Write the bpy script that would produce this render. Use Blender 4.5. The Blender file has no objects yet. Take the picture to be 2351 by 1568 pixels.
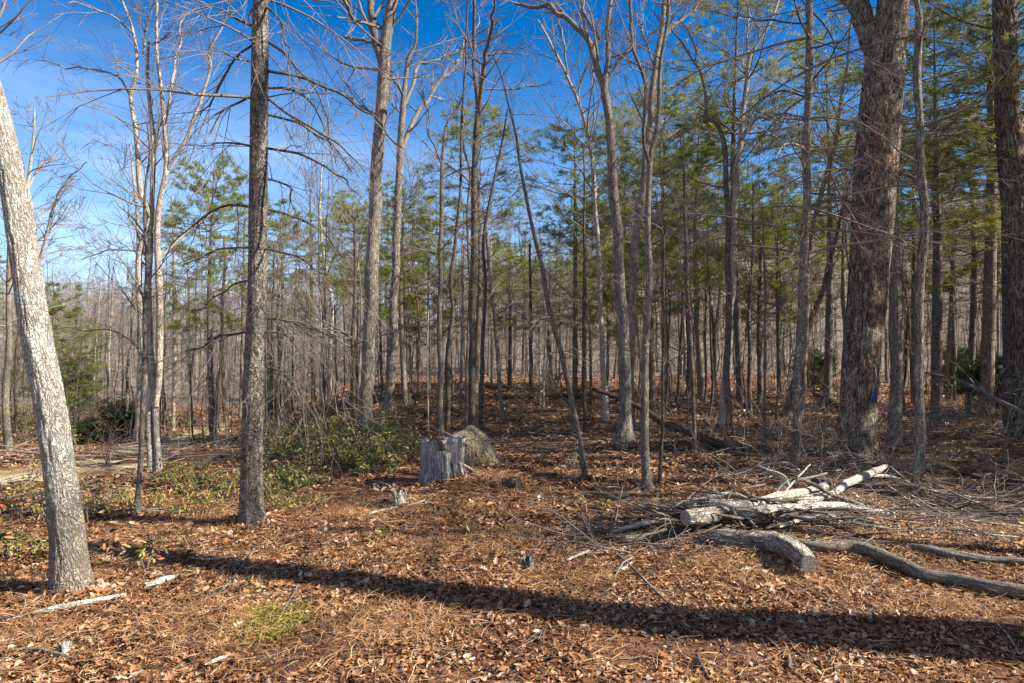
import bpy, math, random
import numpy as np

C = bpy.data.collections.new("forest_scene")
bpy.context.scene.collection.children.link(C)
SC = bpy.context.scene

# ------------------------------------------------------------------ camera
CAM = (0.0, 0.0, 1.6)
FV = 1567.3                      # focal length in units of the 2351 px wide view
PITCH = math.atan(16 / FV)
cd = bpy.data.cameras.new("camera"); cam = bpy.data.objects.new("camera", cd); C.objects.link(cam)
cam.location = CAM; cam.rotation_euler = (math.pi / 2 + PITCH, 0, 0)
cd.sensor_width = 36; cd.lens = 24; cd.clip_start = 0.05; cd.clip_end = 2000
SC.camera = cam

# ------------------------------------------------------------------ sky, sun
SUN_AZ, SUN_EL = math.radians(100), math.radians(36)     # azimuth clockwise from +Y
w = bpy.data.worlds.new("World"); SC.world = w; w.use_nodes = True
nt = w.node_tree; N = nt.nodes; L = nt.links; N.clear()
out = N.new("ShaderNodeOutputWorld"); bg = N.new("ShaderNodeBackground"); sky = N.new("ShaderNodeTexSky")
sky.sky_type = 'NISHITA'; sky.sun_disc = False; sky.sun_elevation = SUN_EL; sky.sun_rotation = SUN_AZ
sky.altitude = 900; sky.air_density = 0.9; sky.dust_density = 0.3; sky.ozone_density = 3.5
hs = N.new("ShaderNodeHueSaturation"); hs.inputs['Hue'].default_value = 0.503; hs.inputs['Saturation'].default_value = 1.65; hs.inputs['Value'].default_value = 1.0
tc = N.new("ShaderNodeTexCoord"); mp = N.new("ShaderNodeMapping"); mp.inputs['Scale'].default_value = (1.6, 1.2, 6.5)
mp.inputs['Rotation'].default_value = (0.0, 0.35, 0.2)
nz = N.new("ShaderNodeTexNoise"); nz.inputs['Scale'].default_value = 1.6; nz.inputs['Detail'].default_value = 7; nz.inputs['Roughness'].default_value = 0.6
cr = N.new("ShaderNodeValToRGB"); cr.color_ramp.elements[0].position = 0.47; cr.color_ramp.elements[1].position = 0.85
sx = N.new("ShaderNodeSeparateXYZ")
me = N.new("ShaderNodeMapRange"); me.inputs[1].default_value = 0.42; me.inputs[2].default_value = 0.1; me.inputs[3].default_value = 0.0; me.inputs[4].default_value = 0.6
mw = N.new("ShaderNodeMapRange"); mw.inputs[1].default_value = 0.15; mw.inputs[2].default_value = -0.45; mw.inputs[3].default_value = 0.08; mw.inputs[4].default_value = 1.0
mu = N.new("ShaderNodeMath"); mu.operation = 'MULTIPLY'; mu2 = N.new("ShaderNodeMath"); mu2.operation = 'MULTIPLY'
mix = N.new("ShaderNodeMixRGB"); mix.inputs[2].default_value = (8.5, 9.2, 10.4, 1)
L.new(sky.outputs[0], hs.inputs['Color']); L.new(hs.outputs[0], mix.inputs[1])
L.new(tc.outputs['Generated'], mp.inputs[0]); L.new(mp.outputs[0], nz.inputs['Vector']); L.new(nz.outputs[0], cr.inputs[0])
L.new(tc.outputs['Generated'], sx.inputs[0]); L.new(sx.outputs[2], me.inputs[0]); L.new(sx.outputs[0], mw.inputs[0])
L.new(cr.outputs[0], mu.inputs[0]); L.new(me.outputs[0], mu.inputs[1]); L.new(mu.outputs[0], mu2.inputs[0]); L.new(mw.outputs[0], mu2.inputs[1])
gm = N.new("ShaderNodeMapRange"); gm.inputs[1].default_value = 0.42; gm.inputs[2].default_value = 0.02; gm.inputs[3].default_value = 0.0; gm.inputs[4].default_value = 0.8
gp = N.new("ShaderNodeMath"); gp.operation = 'POWER'; gp.inputs[1].default_value = 1.3; gx_ = N.new("ShaderNodeMapRange"); gx_.inputs[1].default_value = 0.5; gx_.inputs[2].default_value = -0.5; gx_.inputs[3].default_value = 0.55; gx_.inputs[4].default_value = 1.15
gq_ = N.new("ShaderNodeMath"); gq_.operation = 'MULTIPLY'; gq_.use_clamp = True; mixh = N.new("ShaderNodeMixRGB"); mixh.inputs[2].default_value = (4.2, 5.4, 7.0, 1)
L.new(sx.outputs[2], gm.inputs[0]); L.new(gm.outputs[0], gp.inputs[0]); L.new(sx.outputs[0], gx_.inputs[0]); L.new(gp.outputs[0], gq_.inputs[0]); L.new(gx_.outputs[0], gq_.inputs[1])
L.new(hs.outputs[0], mixh.inputs[1]); L.new(gq_.outputs[0], mixh.inputs[0]); L.new(mixh.outputs[0], mix.inputs[1])
# unseen broken white cloud behind the camera, added as neutral fill for the shadows
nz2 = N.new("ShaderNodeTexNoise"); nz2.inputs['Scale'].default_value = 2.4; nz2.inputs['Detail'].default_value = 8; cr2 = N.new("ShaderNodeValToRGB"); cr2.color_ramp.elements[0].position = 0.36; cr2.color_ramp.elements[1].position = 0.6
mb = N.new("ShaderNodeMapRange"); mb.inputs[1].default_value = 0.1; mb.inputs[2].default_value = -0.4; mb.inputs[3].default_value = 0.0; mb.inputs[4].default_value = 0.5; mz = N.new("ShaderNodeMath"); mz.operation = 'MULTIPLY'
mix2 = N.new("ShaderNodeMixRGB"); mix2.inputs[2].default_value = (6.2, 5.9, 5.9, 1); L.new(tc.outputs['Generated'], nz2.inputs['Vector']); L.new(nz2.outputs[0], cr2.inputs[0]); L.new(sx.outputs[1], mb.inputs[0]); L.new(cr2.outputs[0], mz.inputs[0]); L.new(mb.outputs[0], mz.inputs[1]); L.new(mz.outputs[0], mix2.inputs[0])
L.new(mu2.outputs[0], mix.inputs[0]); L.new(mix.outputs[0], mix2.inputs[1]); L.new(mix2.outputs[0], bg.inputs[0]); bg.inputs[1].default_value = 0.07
L.new(bg.outputs[0], out.inputs[0])
sd = bpy.data.lights.new("sun", 'SUN'); sd.energy = 5.0; sd.angle = math.radians(0.5); sd.color = (1.0, 0.93, 0.82)
so = bpy.data.objects.new("sun", sd); C.objects.link(so)
SUNV = (math.sin(SUN_AZ) * math.cos(SUN_EL), math.cos(SUN_AZ) * math.cos(SUN_EL), math.sin(SUN_EL))
from mathutils import Vector
so.rotation_euler = Vector(SUNV).to_track_quat('Z', 'Y').to_euler(); so.location = (20, -5, 30)
SC.view_settings.view_transform = 'Standard'; SC.view_settings.look = 'None'
SC.view_settings.exposure = 1.52; SC.view_settings.gamma = 1.0
SC.cycles.max_bounces = 5; SC.cycles.diffuse_bounces = 3; SC.cycles.transparent_max_bounces = 4

# ------------------------------------------------------------------ noise, terrain, pixel helpers
def sstep(a, b, x):
    t = np.clip((np.asarray(x, float) - a) / (b - a), 0, 1); return t * t * (3 - 2 * t)
def _h(i, j, k):
    s = np.sin(i * 127.1 + j * 311.7 + k * 74.7) * 43758.5453
    return s - np.floor(s)
def vnoise(x, y, z=0.0):
    x = np.asarray(x, float); y = np.asarray(y, float); z = np.asarray(z, float) + 0 * x
    i, j, k = np.floor(x), np.floor(y), np.floor(z)
    f, g, h = x - i, y - j, z - k
    f, g, h = f * f * (3 - 2 * f), g * g * (3 - 2 * g), h * h * (3 - 2 * h)
    def l(a, b, t): return a + (b - a) * t
    return l(l(l(_h(i, j, k), _h(i + 1, j, k), f), l(_h(i, j + 1, k), _h(i + 1, j + 1, k), f), g),
             l(l(_h(i, j, k + 1), _h(i + 1, j, k + 1), f), l(_h(i, j + 1, k + 1), _h(i + 1, j + 1, k + 1), f), g), h) * 2 - 1
HUMPS = []
def ground(x, y):
    x = np.asarray(x, float); y = np.asarray(y, float)
    u = x / np.maximum(y, 4)
    z = 0.10 * vnoise(x * 0.35 + 7, y * 0.35 + 3) * sstep(3, 9, np.hypot(x, y)) + 0.035 * vnoise(x * 1.3, y * 1.3 + 9) + 0.012 * vnoise(x * 5, y * 5)
    lf = 1 - sstep(-0.42, -0.16, u)
    z = z - 1.9 * lf * sstep(8.5, 24, y) + lf * 5.0 * sstep(50, 170, y)
    rt = sstep(-0.06, 0.3, u)
    z = z + rt * 31 * sstep(50, 200, y) + 9 * (1 - lf) * (1 - rt) * sstep(45, 170, y)
    z = z + 1.2 * vnoise(x * 0.05, y * 0.05 + 2) * sstep(30, 80, y)
    for (hx, hy, r, a) in HUMPS:
        z = z + a * np.exp(-((x - hx) ** 2 + (y - hy) ** 2) / (r * r))
    return z
cp, sp = math.cos(PITCH), math.sin(PITCH)
def ray(px, py):
    a = (px - 1175.5) / FV; b = (784 - py) / FV
    return a, cp - b * sp, sp + b * cp
def W(px, py, d):
    a, f, b = ray(px, py); s = d / f
    return (CAM[0] + a * s, CAM[1] + d, CAM[2] + b * s)
def G(px, py):
    a, f, b = ray(px, py)
    if b >= -0.005: b = -0.005
    lo = 0.5; prev = 0.5
    for k in range(400):
        d = 0.5 * 1.018 ** k * 2.2
        if CAM[2] + b / f * d < float(ground(a / f * d, d)):
            lo, hi = prev, d
            for _ in range(14):
                m = (lo + hi) / 2
                if CAM[2] + b / f * m < float(ground(a / f * m, m)): hi = m
                else: lo = m
            d = hi; return (a / f * d, d, float(ground(a / f * d, d)))
        prev = d
    return (a / f * 60, 60.0, float(ground(a / f * 60, 60)))
for (px, py, r, a) in [(1130, 1118, 0.55, 0.16), (1085, 1052, 0.4, 0.12), (1700, 1230, 0.8, 0.10), (590, 1200, 0.35, 0.07), (160, 1360, 0.35, 0.04), (1990, 1050, 0.7, 0.1)]:
    g = G(px, py); HUMPS.append((g[0], g[1], r, a))

# ------------------------------------------------------------------ object helpers
def tag(o, label=None, cat=None, group=None, kind=None):
    if label: o['label'] = label
    if cat: o['category'] = cat
    if group: o['group'] = group
    if kind: o['kind'] = kind
    return o
def empty(name, loc):
    o = bpy.data.objects.new(name, None); o.empty_display_size = 0.2; o.location = loc; C.objects.link(o); return o
def link_mesh(name, me_, mats, parent=None, loc=(0, 0, 0)):
    if not isinstance(mats, (list, tuple)): mats = [mats]
    if len(me_.materials) == 0:
        for m in mats: me_.materials.append(m)
    o = bpy.data.objects.new(name, me_); o.location = loc; C.objects.link(o)
    if parent: o.parent = parent
    return o
def make_mesh(name, V, polys, attrs=None, mi=None, smooth=True):
    """polys: list of (M,k) int arrays"""
    m = bpy.data.meshes.new(name); V = np.asarray(V, np.float32)
    m.vertices.add(len(V)); m.vertices.foreach_set("co", V.ravel())
    polys = [p for p in polys if len(p)]
    loops = np.concatenate([p.ravel() for p in polys]).astype(np.int32)
    sizes = np.concatenate([np.full(len(p), p.shape[1]) for p in polys])
    m.loops.add(len(loops)); m.loops.foreach_set("vertex_index", loops)
    m.polygons.add(len(sizes)); st = np.concatenate([[0], np.cumsum(sizes)[:-1]]).astype(np.int32)
    m.polygons.foreach_set("loop_start", st)
    try: m.polygons.foreach_set("loop_total", sizes.astype(np.int32))
    except Exception: pass
    m.update(calc_edges=True)
    if smooth: m.polygons.foreach_set("use_smooth", np.ones(len(sizes), bool))
    if mi is not None: m.polygons.foreach_set("material_index", np.asarray(mi, np.int32))
    for k, a in (attrs or {}).items():
        a = np.asarray(a, np.float32)
        if a.ndim == 1:
            at = m.attributes.new(k, 'FLOAT', 'POINT'); at.data.foreach_set("value", a)
        else:
            at = m.attributes.new(k, 'FLOAT_VECTOR', 'POINT'); at.data.foreach_set("vector", a.ravel())
    m.update(); return m

rngN = np.random.default_rng(5)
def tubes_mesh(name, lines, origin=(0, 0, 0), sides=None):
    """lines: list of (pts list, radii list). one mesh of tapering tubes"""
    groups = {}
    for pts, rad in lines:
        r0 = max(rad)
        s = sides or (3 if r0 < 0.007 else 4 if r0 < 0.018 else 6 if r0 < 0.05 else 10)
        groups.setdefault((len(pts), s), []).append((pts, rad))
    VV, FF, TT = [], [], []; base = 0
    for (n, s), g in groups.items():
        P = np.array([a[0] for a in g], float) - np.array(origin); R = np.array([a[1] for a in g], float)
        M = len(g); T = np.gradient(P, axis=1); T /= np.linalg.norm(T, axis=2, keepdims=True) + 1e-9
        mt = np.abs(T.mean(axis=1)); ref = np.eye(3)[np.argmin(mt, axis=1)][:, None, :]
        n1 = np.cross(T, ref); n1 /= np.linalg.norm(n1, axis=2, keepdims=True) + 1e-9; n2 = np.cross(T, n1)
        a = np.arange(s) / s * 2 * math.pi
        ring = n1[:, :, None, :] * np.cos(a)[None, None, :, None] + n2[:, :, None, :] * np.sin(a)[None, None, :, None]
        V = P[:, :, None, :] + ring * R[:, :, None, None]
        seg = np.concatenate([np.zeros((M, 1)), np.cumsum(np.linalg.norm(np.diff(P, axis=1), axis=2), axis=1)], axis=1)
        off = rngN.random((M, 3)) * 20
        t = np.zeros((M, n, s, 3)); rm = R[:, :1]
        t[..., 0] = (np.cos(a)[None, None] * rm[:, :, None] + off[:, 0, None, None]); t[..., 1] = (np.sin(a)[None, None] * rm[:, :, None] + off[:, 1, None, None])
        t[..., 2] = seg[:, :, None] + off[:, 2, None, None]
        idx = base + np.arange(M * n * s).reshape(M, n, s); nx = np.roll(idx, -1, axis=2)
        F = np.stack([idx[:, :-1], nx[:, :-1], nx[:, 1:], idx[:, 1:]], axis=-1).reshape(-1, 4)
        VV.append(V.reshape(-1, 3)); TT.append(t.reshape(-1, 3)); FF.append(F); base += M * n * s
    return make_mesh(name, np.concatenate(VV), FF, {"tc": np.concatenate(TT)})
def catmull(P, step):
    """P (n,4) x y z r, resample about every step metres"""
    P = np.array(P, float); Q = np.vstack([2 * P[0] - P[1], P, 2 * P[-1] - P[-2]]); out_ = []
    for i in range(1, len(Q) - 2):
        d = np.linalg.norm(Q[i + 1, :3] - Q[i, :3]); n = max(1, int(d / step))
        for k in range(n):
            t = k / n
            out_.append(0.5 * ((2 * Q[i]) + (-Q[i - 1] + Q[i + 1]) * t + (2 * Q[i - 1] - 5 * Q[i] + 4 * Q[i + 1] - Q[i + 2]) * t * t + (-Q[i - 1] + 3 * Q[i] - 3 * Q[i + 1] + Q[i + 2]) * t ** 3))
    out_.append(Q[-2]); return np.array(out_)
def trunk_mesh(name, P, origin, sides=20, rough=0.04, furrow=0.0, nf=16, caps=(False, False), flare=0.0, zb=None, ox=0.0):
    """P (n,4). single thick stem with real surface relief; caps get material 1"""
    P = np.array(P, float); pts = P[:, :3] - np.array(origin); R = P[:, 3]; n = len(P); s = sides
    T = np.gradient(pts, axis=0); T /= np.linalg.norm(T, axis=1, keepdims=True) + 1e-9
    ref = np.eye(3)[np.argmin(np.abs(T.mean(axis=0)))]
    n1 = np.cross(T, ref); n1 /= np.linalg.norm(n1, axis=1, keepdims=True); n2 = np.cross(T, n1)
    a = np.arange(s) / s * 2 * math.pi; seg = np.concatenate([[0], np.cumsum(np.linalg.norm(np.diff(pts, axis=0), axis=1))])
    A, S = np.meshgrid(a, seg); ca, sa = np.cos(A), np.sin(A)
    rr = R[:, None] * (1 + rough * vnoise(ca * 1.3 + ox, sa * 1.3, S * 2.5) + rough * 0.6 * vnoise(ca * 4 + ox, sa * 4, S * 7))
    if furrow:
        q = A / (2 * math.pi) * nf + 0.9 * vnoise(ca * 2 + ox, sa * 2, S * 3.0) + 0.5 * vnoise(ca * 5, sa * 5, S * 9)
        rg = np.abs((q % 1) - 0.5) * 2
        brk = sstep(0.35, 0.8, vnoise(ca * 5 + 4, sa * 5, S * 5))
        rr += furrow * (sstep(0.05, 0.55, rg) - 0.6) * (1 - 0.5 * brk)
    if flare and zb is not None:
        hgt = np.maximum(P[:, 2] - zb, 0)[:, None]
        rr *= 1 + flare * np.exp(-hgt / (0.10 + 0.8 * R.max())) * (0.75 + 0.5 * vnoise(ca * 1.6 + ox + 3, sa * 1.6, S * 0 + 1))
    V = (pts[:, None, :] + n1[:, None, :] * (ca * rr)[..., None] + n2[:, None, :] * (sa * rr)[..., None]).reshape(-1, 3)
    t = np.stack([ca * R.mean() + ox, sa * R.mean(), S], axis=-1).reshape(-1, 3)
    idx = np.arange(n * s).reshape(n, s); nx = np.roll(idx, -1, axis=1)
    F = np.stack([idx[:-1], nx[:-1], nx[1:], idx[1:]], axis=-1).reshape(-1, 4)
    polys = [F]; mi = [np.zeros(len(F))]; Vx = [V]; Tx = [t]; k = len(V)
    for e, (flag, row) in enumerate(zip(caps, (0, n - 1))):
        if flag:
            r0 = V[idx[row]]; c = r0.mean(axis=0); i0 = k; Vx += [r0, c[None]]; tt = (r0 - c)
            lt = np.stack([tt @ n1[row], tt @ n2[row], np.zeros(s)], axis=1); Tx += [lt, np.zeros((1, 3))]
            ii = i0 + np.arange(s); tri = np.stack([ii, np.roll(ii, -1), np.full(s, i0 + s)], axis=1)
            if e == 0: tri = tri[:, ::-1]
            polys.append(tri); mi.append(np.ones(s)); k += s + 1
    return make_mesh(name, np.concatenate(Vx), polys, {"tc": np.concatenate(Tx)}, np.concatenate(mi))

# ------------------------------------------------------------------ materials
def new_mat(name):
    m = bpy.data.materials.new(name); m.use_nodes = True
    n = m.node_tree.nodes; b = n["Principled BSDF"]; b.inputs['Specular IOR Level'].default_value = 0.25
    return m, n, m.node_tree.links, b
def attr(n, name):
    a = n.new("ShaderNodeAttribute"); a.attribute_name = name; return a
def ramp(n, l, src, stops):
    r = n.new("ShaderNodeValToRGB"); e = r.color_ramp.elements
    e[0].position = stops[0][0]; e[0].color = (*stops[0][1], 1); e[1].position = stops[-1][0]; e[1].color = (*stops[-1][1], 1)
    for p, c in stops[1:-1]:
        q = e.new(p); q.color = (*c, 1)
    l.new(src, r.inputs[0]); return r
def noise(n, l, vec, scale, detail=5, rough=0.6, sc=None):
    t = n.new("ShaderNodeTexNoise"); t.inputs['Scale'].default_value = scale; t.inputs['Detail'].default_value = detail; t.inputs['Roughness'].default_value = rough
    if sc:
        mp_ = n.new("ShaderNodeMapping"); mp_.inputs['Scale'].default_value = sc; l.new(vec, mp_.inputs[0]); vec = mp_.outputs[0]
    l.new(vec, t.inputs['Vector']); return t
def mixc(n, l, f, a, b, mode='MIX'):
    x = n.new("ShaderNodeMixRGB"); x.blend_type = mode
    for i, v in ((0, f), (1, a), (2, b)):
        if hasattr(v, 'is_linked') or hasattr(v, 'links'): l.new(v, x.inputs[i])
        elif isinstance(v, (int, float)): x.inputs[i].default_value = v
        else: x.inputs[i].default_value = (*v, 1)
    return x.outputs[0]
def bark(name, dark, light, lich=(0.36, 0.40, 0.33), lamt=0.3, scale=30, stretch=0.16, bump=0.6, crack=0.5, brown=None, orand=True, stain=None):
    m, n, l, b = new_mat(name); tcn = attr(n, "tc").outputs['Vector']
    def mth(op, a, b_=None):
        q = n.new("ShaderNodeMath"); q.operation = op
        for i_, v in enumerate((a, b_)):
            if v is None: continue
            if isinstance(v, (int, float)): q.inputs[i_].default_value = v
            else: l.new(v, q.inputs[i_])
        return q.outputs[0]
    n1 = noise(n, l, tcn, scale * 1.6, 8, 0.75, (1, 1, stretch)); r1 = ramp(n, l, n1.outputs[0], [(0.40, dark), (0.60, light)])
    na = noise(n, l, tcn, scale * 0.75, 3, 0.55, (1, 1, stretch * 1.5)); nb_ = noise(n, l, tcn, scale * 0.9, 3, 0.5, (1, 1, 0.8))
    rid = mth('ABSOLUTE', mth('SUBTRACT', na.outputs[0], 0.5)); rid2 = mth('ABSOLUTE', mth('SUBTRACT', nb_.outputs[0], 0.5))
    ck = mth('MINIMUM', rid, mth('MULTIPLY', rid2, 1.8))
    rc = ramp(n, l, ck, [(0.0, (1 - crack * 1.15,) * 3), (0.035, (0.8,) * 3), (0.09, (1.08,) * 3)])
    col = mixc(n, l, 1.0, r1.outputs[0], rc.outputs[0], 'MULTIPLY')
    n2 = noise(n, l, tcn, 7.5, 9, 0.8, (1, 1, 0.6)); r2 = ramp(n, l, n2.outputs[0], [(0.54 - 0.10 * lamt, (0, 0, 0)), (0.60, (min(1, lamt * 1.8),) * 3)])
    lc = mixc(n, l, 1.0, lich, rc.outputs[0], 'MULTIPLY'); col = mixc(n, l, r2.outputs[0], col, lc)
    if brown:
        n3 = noise(n, l, tcn, 3.0, 6, 0.7, (1, 1, 0.4)); r3 = ramp(n, l, n3.outputs[0], [(0.53, (0, 0, 0)), (0.62, (0.65, 0.65, 0.65))]); col = mixc(n, l, r3.outputs[0], col, mixc(n, l, 1.0, brown, rc.outputs[0], 'MULTIPLY'))
    if stain:   # damp dirty foot of the trunk, ragged upper edge
        sz_ = n.new("ShaderNodeSeparateXYZ"); l.new(tcn, sz_.inputs[0]); n4 = noise(n, l, tcn, 6, 6, 0.7, (1, 1, 0.5))
        f_ = ramp(n, l, mth('SUBTRACT', mth('MULTIPLY', sz_.outputs[2], 0.8), mth('MULTIPLY', n4.outputs[0], 0.9)), [(0.0, (0.75,) * 3), (0.45, (0, 0, 0))])
        col = mixc(n, l, f_.outputs[0], col, mixc(n, l, 1.0, stain, rc.outputs[0], 'MULTIPLY'))
    if orand:
        oi = n.new("ShaderNodeObjectInfo"); ro = ramp(n, l, oi.outputs['Random'], [(0, (0.75, 0.74, 0.74)), (1, (1.25, 1.18, 1.1))]); col = mixc(n, l, 1.0, col, ro.outputs[0], 'MULTIPLY')
    l.new(col, b.inputs['Base Color']); b.inputs['Roughness'].default_value = 0.9
    hh = mth('ADD', mth('MULTIPLY', mth('MINIMUM', ck, 0.1), 6.0), mth('MULTIPLY', n1.outputs[0], 0.7))
    bp = n.new("ShaderNodeBump"); bp.inputs['Strength'].default_value = min(1, bump * 1.2); bp.inputs['Distance'].default_value = 0.025
    l.new(hh, bp.inputs['Height']); l.new(bp.outputs[0], b.inputs['Normal']); return m
M = {}
M['pale'] = bark('pale_flaky_bark', (0.432, 0.373, 0.313), (0.670, 0.610, 0.529), (0.691, 0.734, 0.637), 0.5, 42, 0.2, 1.0, 0.5, stain=(0.238, 0.194, 0.140))
M['pine'] = bark('grey_pine_bark', (0.084, 0.066, 0.055), (0.374, 0.315, 0.264), (0.411, 0.440, 0.352), 0.3, 36, 0.35, 0.9, 0.4)
M['oak'] = bark('grey_oak_bark', (0.102, 0.084, 0.069), (0.394, 0.340, 0.283), (0.394, 0.417, 0.332), 0.3, 40, 0.13, 0.8, 0.5)
M['clump'] = bark('two_tone_slender_bark', (0.196, 0.161, 0.132), (0.529, 0.471, 0.391), (0.598, 0.621, 0.529), 0.4, 42, 0.2, 0.6, 0.4)
M['furrow'] = bark('deep_furrowed_bark', (0.051, 0.038, 0.031), (0.346, 0.287, 0.229), (0.386, 0.402, 0.290), 0.25, 34, 0.10, 0.8, 0.82, brown=(0.265, 0.124, 0.066))
M['slim'] = bark('smooth_grey_bark', (0.098, 0.080, 0.065), (0.256, 0.220, 0.178), (0.287, 0.308, 0.243), 0.35, 50, 0.2, 0.5, 0.3)
M['white'] = bark('whitish_upper_bark', (0.231, 0.195, 0.160), (0.478, 0.427, 0.358), (0.424, 0.435, 0.365), 0.35, 40, 0.2, 0.5, 0.25)
M['dark'] = bark('dark_slender_bark', (0.049, 0.037, 0.031), (0.194, 0.158, 0.126), (0.221, 0.242, 0.168), 0.3, 45, 0.25, 0.6, 0.5)
M['birch'] = bark('weathered_log_bark', (0.304, 0.253, 0.201), (0.698, 0.632, 0.526), (0.680, 0.674, 0.550), 0.5, 30, 0.3, 0.7, 0.5, orand=False)
M['grey'] = bark('silvered_dead_wood', (0.141, 0.121, 0.103), (0.407, 0.367, 0.321), (0.354, 0.350, 0.291), 0.2, 55, 0.06, 0.8, 0.5)
M['weather'] = bark('weathered_grey_brown_log', (0.187, 0.146, 0.105), (0.524, 0.450, 0.365), (0.618, 0.609, 0.486), 0.45, 36, 0.14, 0.9, 0.7, brown=(0.337, 0.221, 0.138), orand=False)
M['rot'] = bark('brown_rotting_wood', (0.052, 0.036, 0.029), (0.210, 0.153, 0.114), (0.192, 0.198, 0.134), 0.2, 40, 0.1, 0.8, 0.5)
M['stump'] = bark('fibrous_stump_bark', (0.252, 0.233, 0.223), (0.667, 0.620, 0.575), (0.517, 0.509, 0.467), 0.25, 42, 0.05, 1.0, 0.55, orand=False)
def flat_mat(name, c, c2=None, scale=20, rough=0.85):
    m, n, l, b = new_mat(name); t = n.new("ShaderNodeTexCoord")
    nn = noise(n, l, t.outputs['Object'], scale, 5); r = ramp(n, l, nn.outputs[0], [(0.35, c), (0.65, c2 or c)])
    l.new(r.outputs[0], b.inputs['Base Color']); b.inputs['Roughness'].default_value = rough
    bp = n.new("ShaderNodeBump"); bp.inputs['Strength'].default_value = 0.5; bp.inputs['Distance'].default_value = 0.01; l.new(nn.outputs[0], bp.inputs['Height']); l.new(bp.outputs[0], b.inputs['Normal'])
    return m
M['stumpwood'] = bark('bleached_stump_wood', (0.386, 0.351, 0.325), (0.691, 0.633, 0.574), (0.508, 0.487, 0.440), 0.15, 60, 0.03, 0.6, 0.5, orand=False)
M['cut'] = flat_mat('sawn_end_grain', (0.16, 0.13, 0.10), (0.34, 0.29, 0.24), 60)
M['twig'] = flat_mat('grey_brown_twig', (0.10, 0.08, 0.065), (0.25, 0.205, 0.17), 3)
M['twiglight'] = flat_mat('pale_twig', (0.143, 0.118, 0.094), (0.285, 0.243, 0.203), 3)
M['twigred'] = flat_mat('reddish_twig', (0.14, 0.08, 0.07), (0.26, 0.17, 0.14), 3)
M['sand'] = flat_mat('sandy_path', (0.26, 0.20, 0.10), (0.50, 0.41, 0.23), 4)
M['paint'] = flat_mat('blue_blaze_paint', (0.018, 0.04, 0.10), (0.035, 0.07, 0.15), 30)
def leaf_mat(name, stops, trans=0.25, rough=0.6, orand=False):
    m, n, l, b = new_mat(name); a = attr(n, "rnd"); r = ramp(n, l, a.outputs['Fac'], stops); r.color_ramp.interpolation = 'LINEAR'; col = r.outputs[0]
    if orand:
        oi = n.new("ShaderNodeObjectInfo"); ro = ramp(n, l, oi.outputs['Random'], [(0, (0.8, 0.85, 0.8)), (1, (1.3, 1.2, 1.1))]); col = mixc(n, l, 1.0, col, ro.outputs[0], 'MULTIPLY')
    l.new(col, b.inputs['Base Color']); b.inputs['Roughness'].default_value = rough
    tr = n.new("ShaderNodeBsdfTranslucent"); l.new(col, tr.inputs[0]); ms = n.new("ShaderNodeMixShader"); ms.inputs[0].default_value = trans
    l.new(b.outputs[0], ms.inputs[1]); l.new(tr.outputs[0], ms.inputs[2]); l.new(ms.outputs[0], n["Material Output"].inputs[0]); return m
M['litter'] = leaf_mat('fallen_oak_leaves', [(0.0, (0.064, 0.030, 0.017)), (0.18, (0.152, 0.064, 0.029)), (0.38, (0.305, 0.135, 0.056)), (0.54, (0.381, 0.200, 0.092)), (0.68, (0.442, 0.290, 0.170)), (0.82, (0.532, 0.397, 0.274)), (0.91, (0.594, 0.483, 0.381)), (0.955, (0.381, 0.093, 0.026)), (1.0, (0.578, 0.355, 0.078))], 0.15, 0.75)
M['needle'] = leaf_mat('pine_needles', [(0, (0.052, 0.086, 0.020)), (0.4, (0.161, 0.207, 0.034)), (0.75, (0.310, 0.328, 0.057)), (1, (0.460, 0.368, 0.092))], 0.45, 0.45, True)
M['needledark'] = leaf_mat('dark_evergreen_needles', [(0, (0.02, 0.04, 0.015)), (0.5, (0.045, 0.075, 0.025)), (1, (0.10, 0.13, 0.04))], 0.25, 0.5)
M['laurel'] = leaf_mat('laurel_leaves', [(0, (0.04, 0.06, 0.02)), (0.25, (0.09, 0.12, 0.028)), (0.5, (0.19, 0.21, 0.045)), (0.65, (0.32, 0.29, 0.08)), (0.82, (0.42, 0.28, 0.14)), (1, (0.48, 0.20, 0.06))], 0.25, 0.35)
M['straw'] = leaf_mat('dry_straw', [(0, (0.090, 0.037, 0.015)), (0.3, (0.252, 0.098, 0.034)), (0.6, (0.360, 0.197, 0.083)), (1, (0.468, 0.344, 0.195))], 0.1, 0.7)
M['palestraw'] = leaf_mat('sunbleached_straw', [(0, (0.375, 0.250, 0.125)), (0.5, (0.625, 0.488, 0.275)), (1, (0.875, 0.750, 0.500))], 0.2, 0.7)
M['moss'] = leaf_mat('yellow_moss', [(0, (0.08, 0.085, 0.015)), (1, (0.30, 0.25, 0.035))], 0.1, 0.8)
# ground
m, n, l, b = new_mat('forest_floor_soil'); t = n.new("ShaderNodeTexCoord").outputs['Object']
a1 = noise(n, l, t, 26, 9, 0.75); a2 = noise(n, l, t, 0.7, 4, 0.6)
r1 = ramp(n, l, a1.outputs[0], [(0.38, (0.04, 0.02, 0.013)), (0.50, (0.14, 0.066, 0.035)), (0.60, (0.28, 0.15, 0.078)), (0.70, (0.46, 0.33, 0.21))])
r2 = ramp(n, l, a2.outputs[0], [(0.3, (0.72, 0.66, 0.62)), (0.7, (1.15, 1.05, 1.0))])
c_ = mixc(n, l, 1.0, r1.outputs[0], r2.outputs[0], 'MULTIPLY')
ln_ = n.new("ShaderNodeVectorMath"); ln_.operation = 'LENGTH'; l.new(t, ln_.inputs[0]); mr_ = n.new("ShaderNodeMapRange"); mr_.inputs[1].default_value = 25; mr_.inputs[2].default_value = 60; mr_.inputs[4].default_value = 0.8; l.new(ln_.outputs['Value'], mr_.inputs[0])
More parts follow.
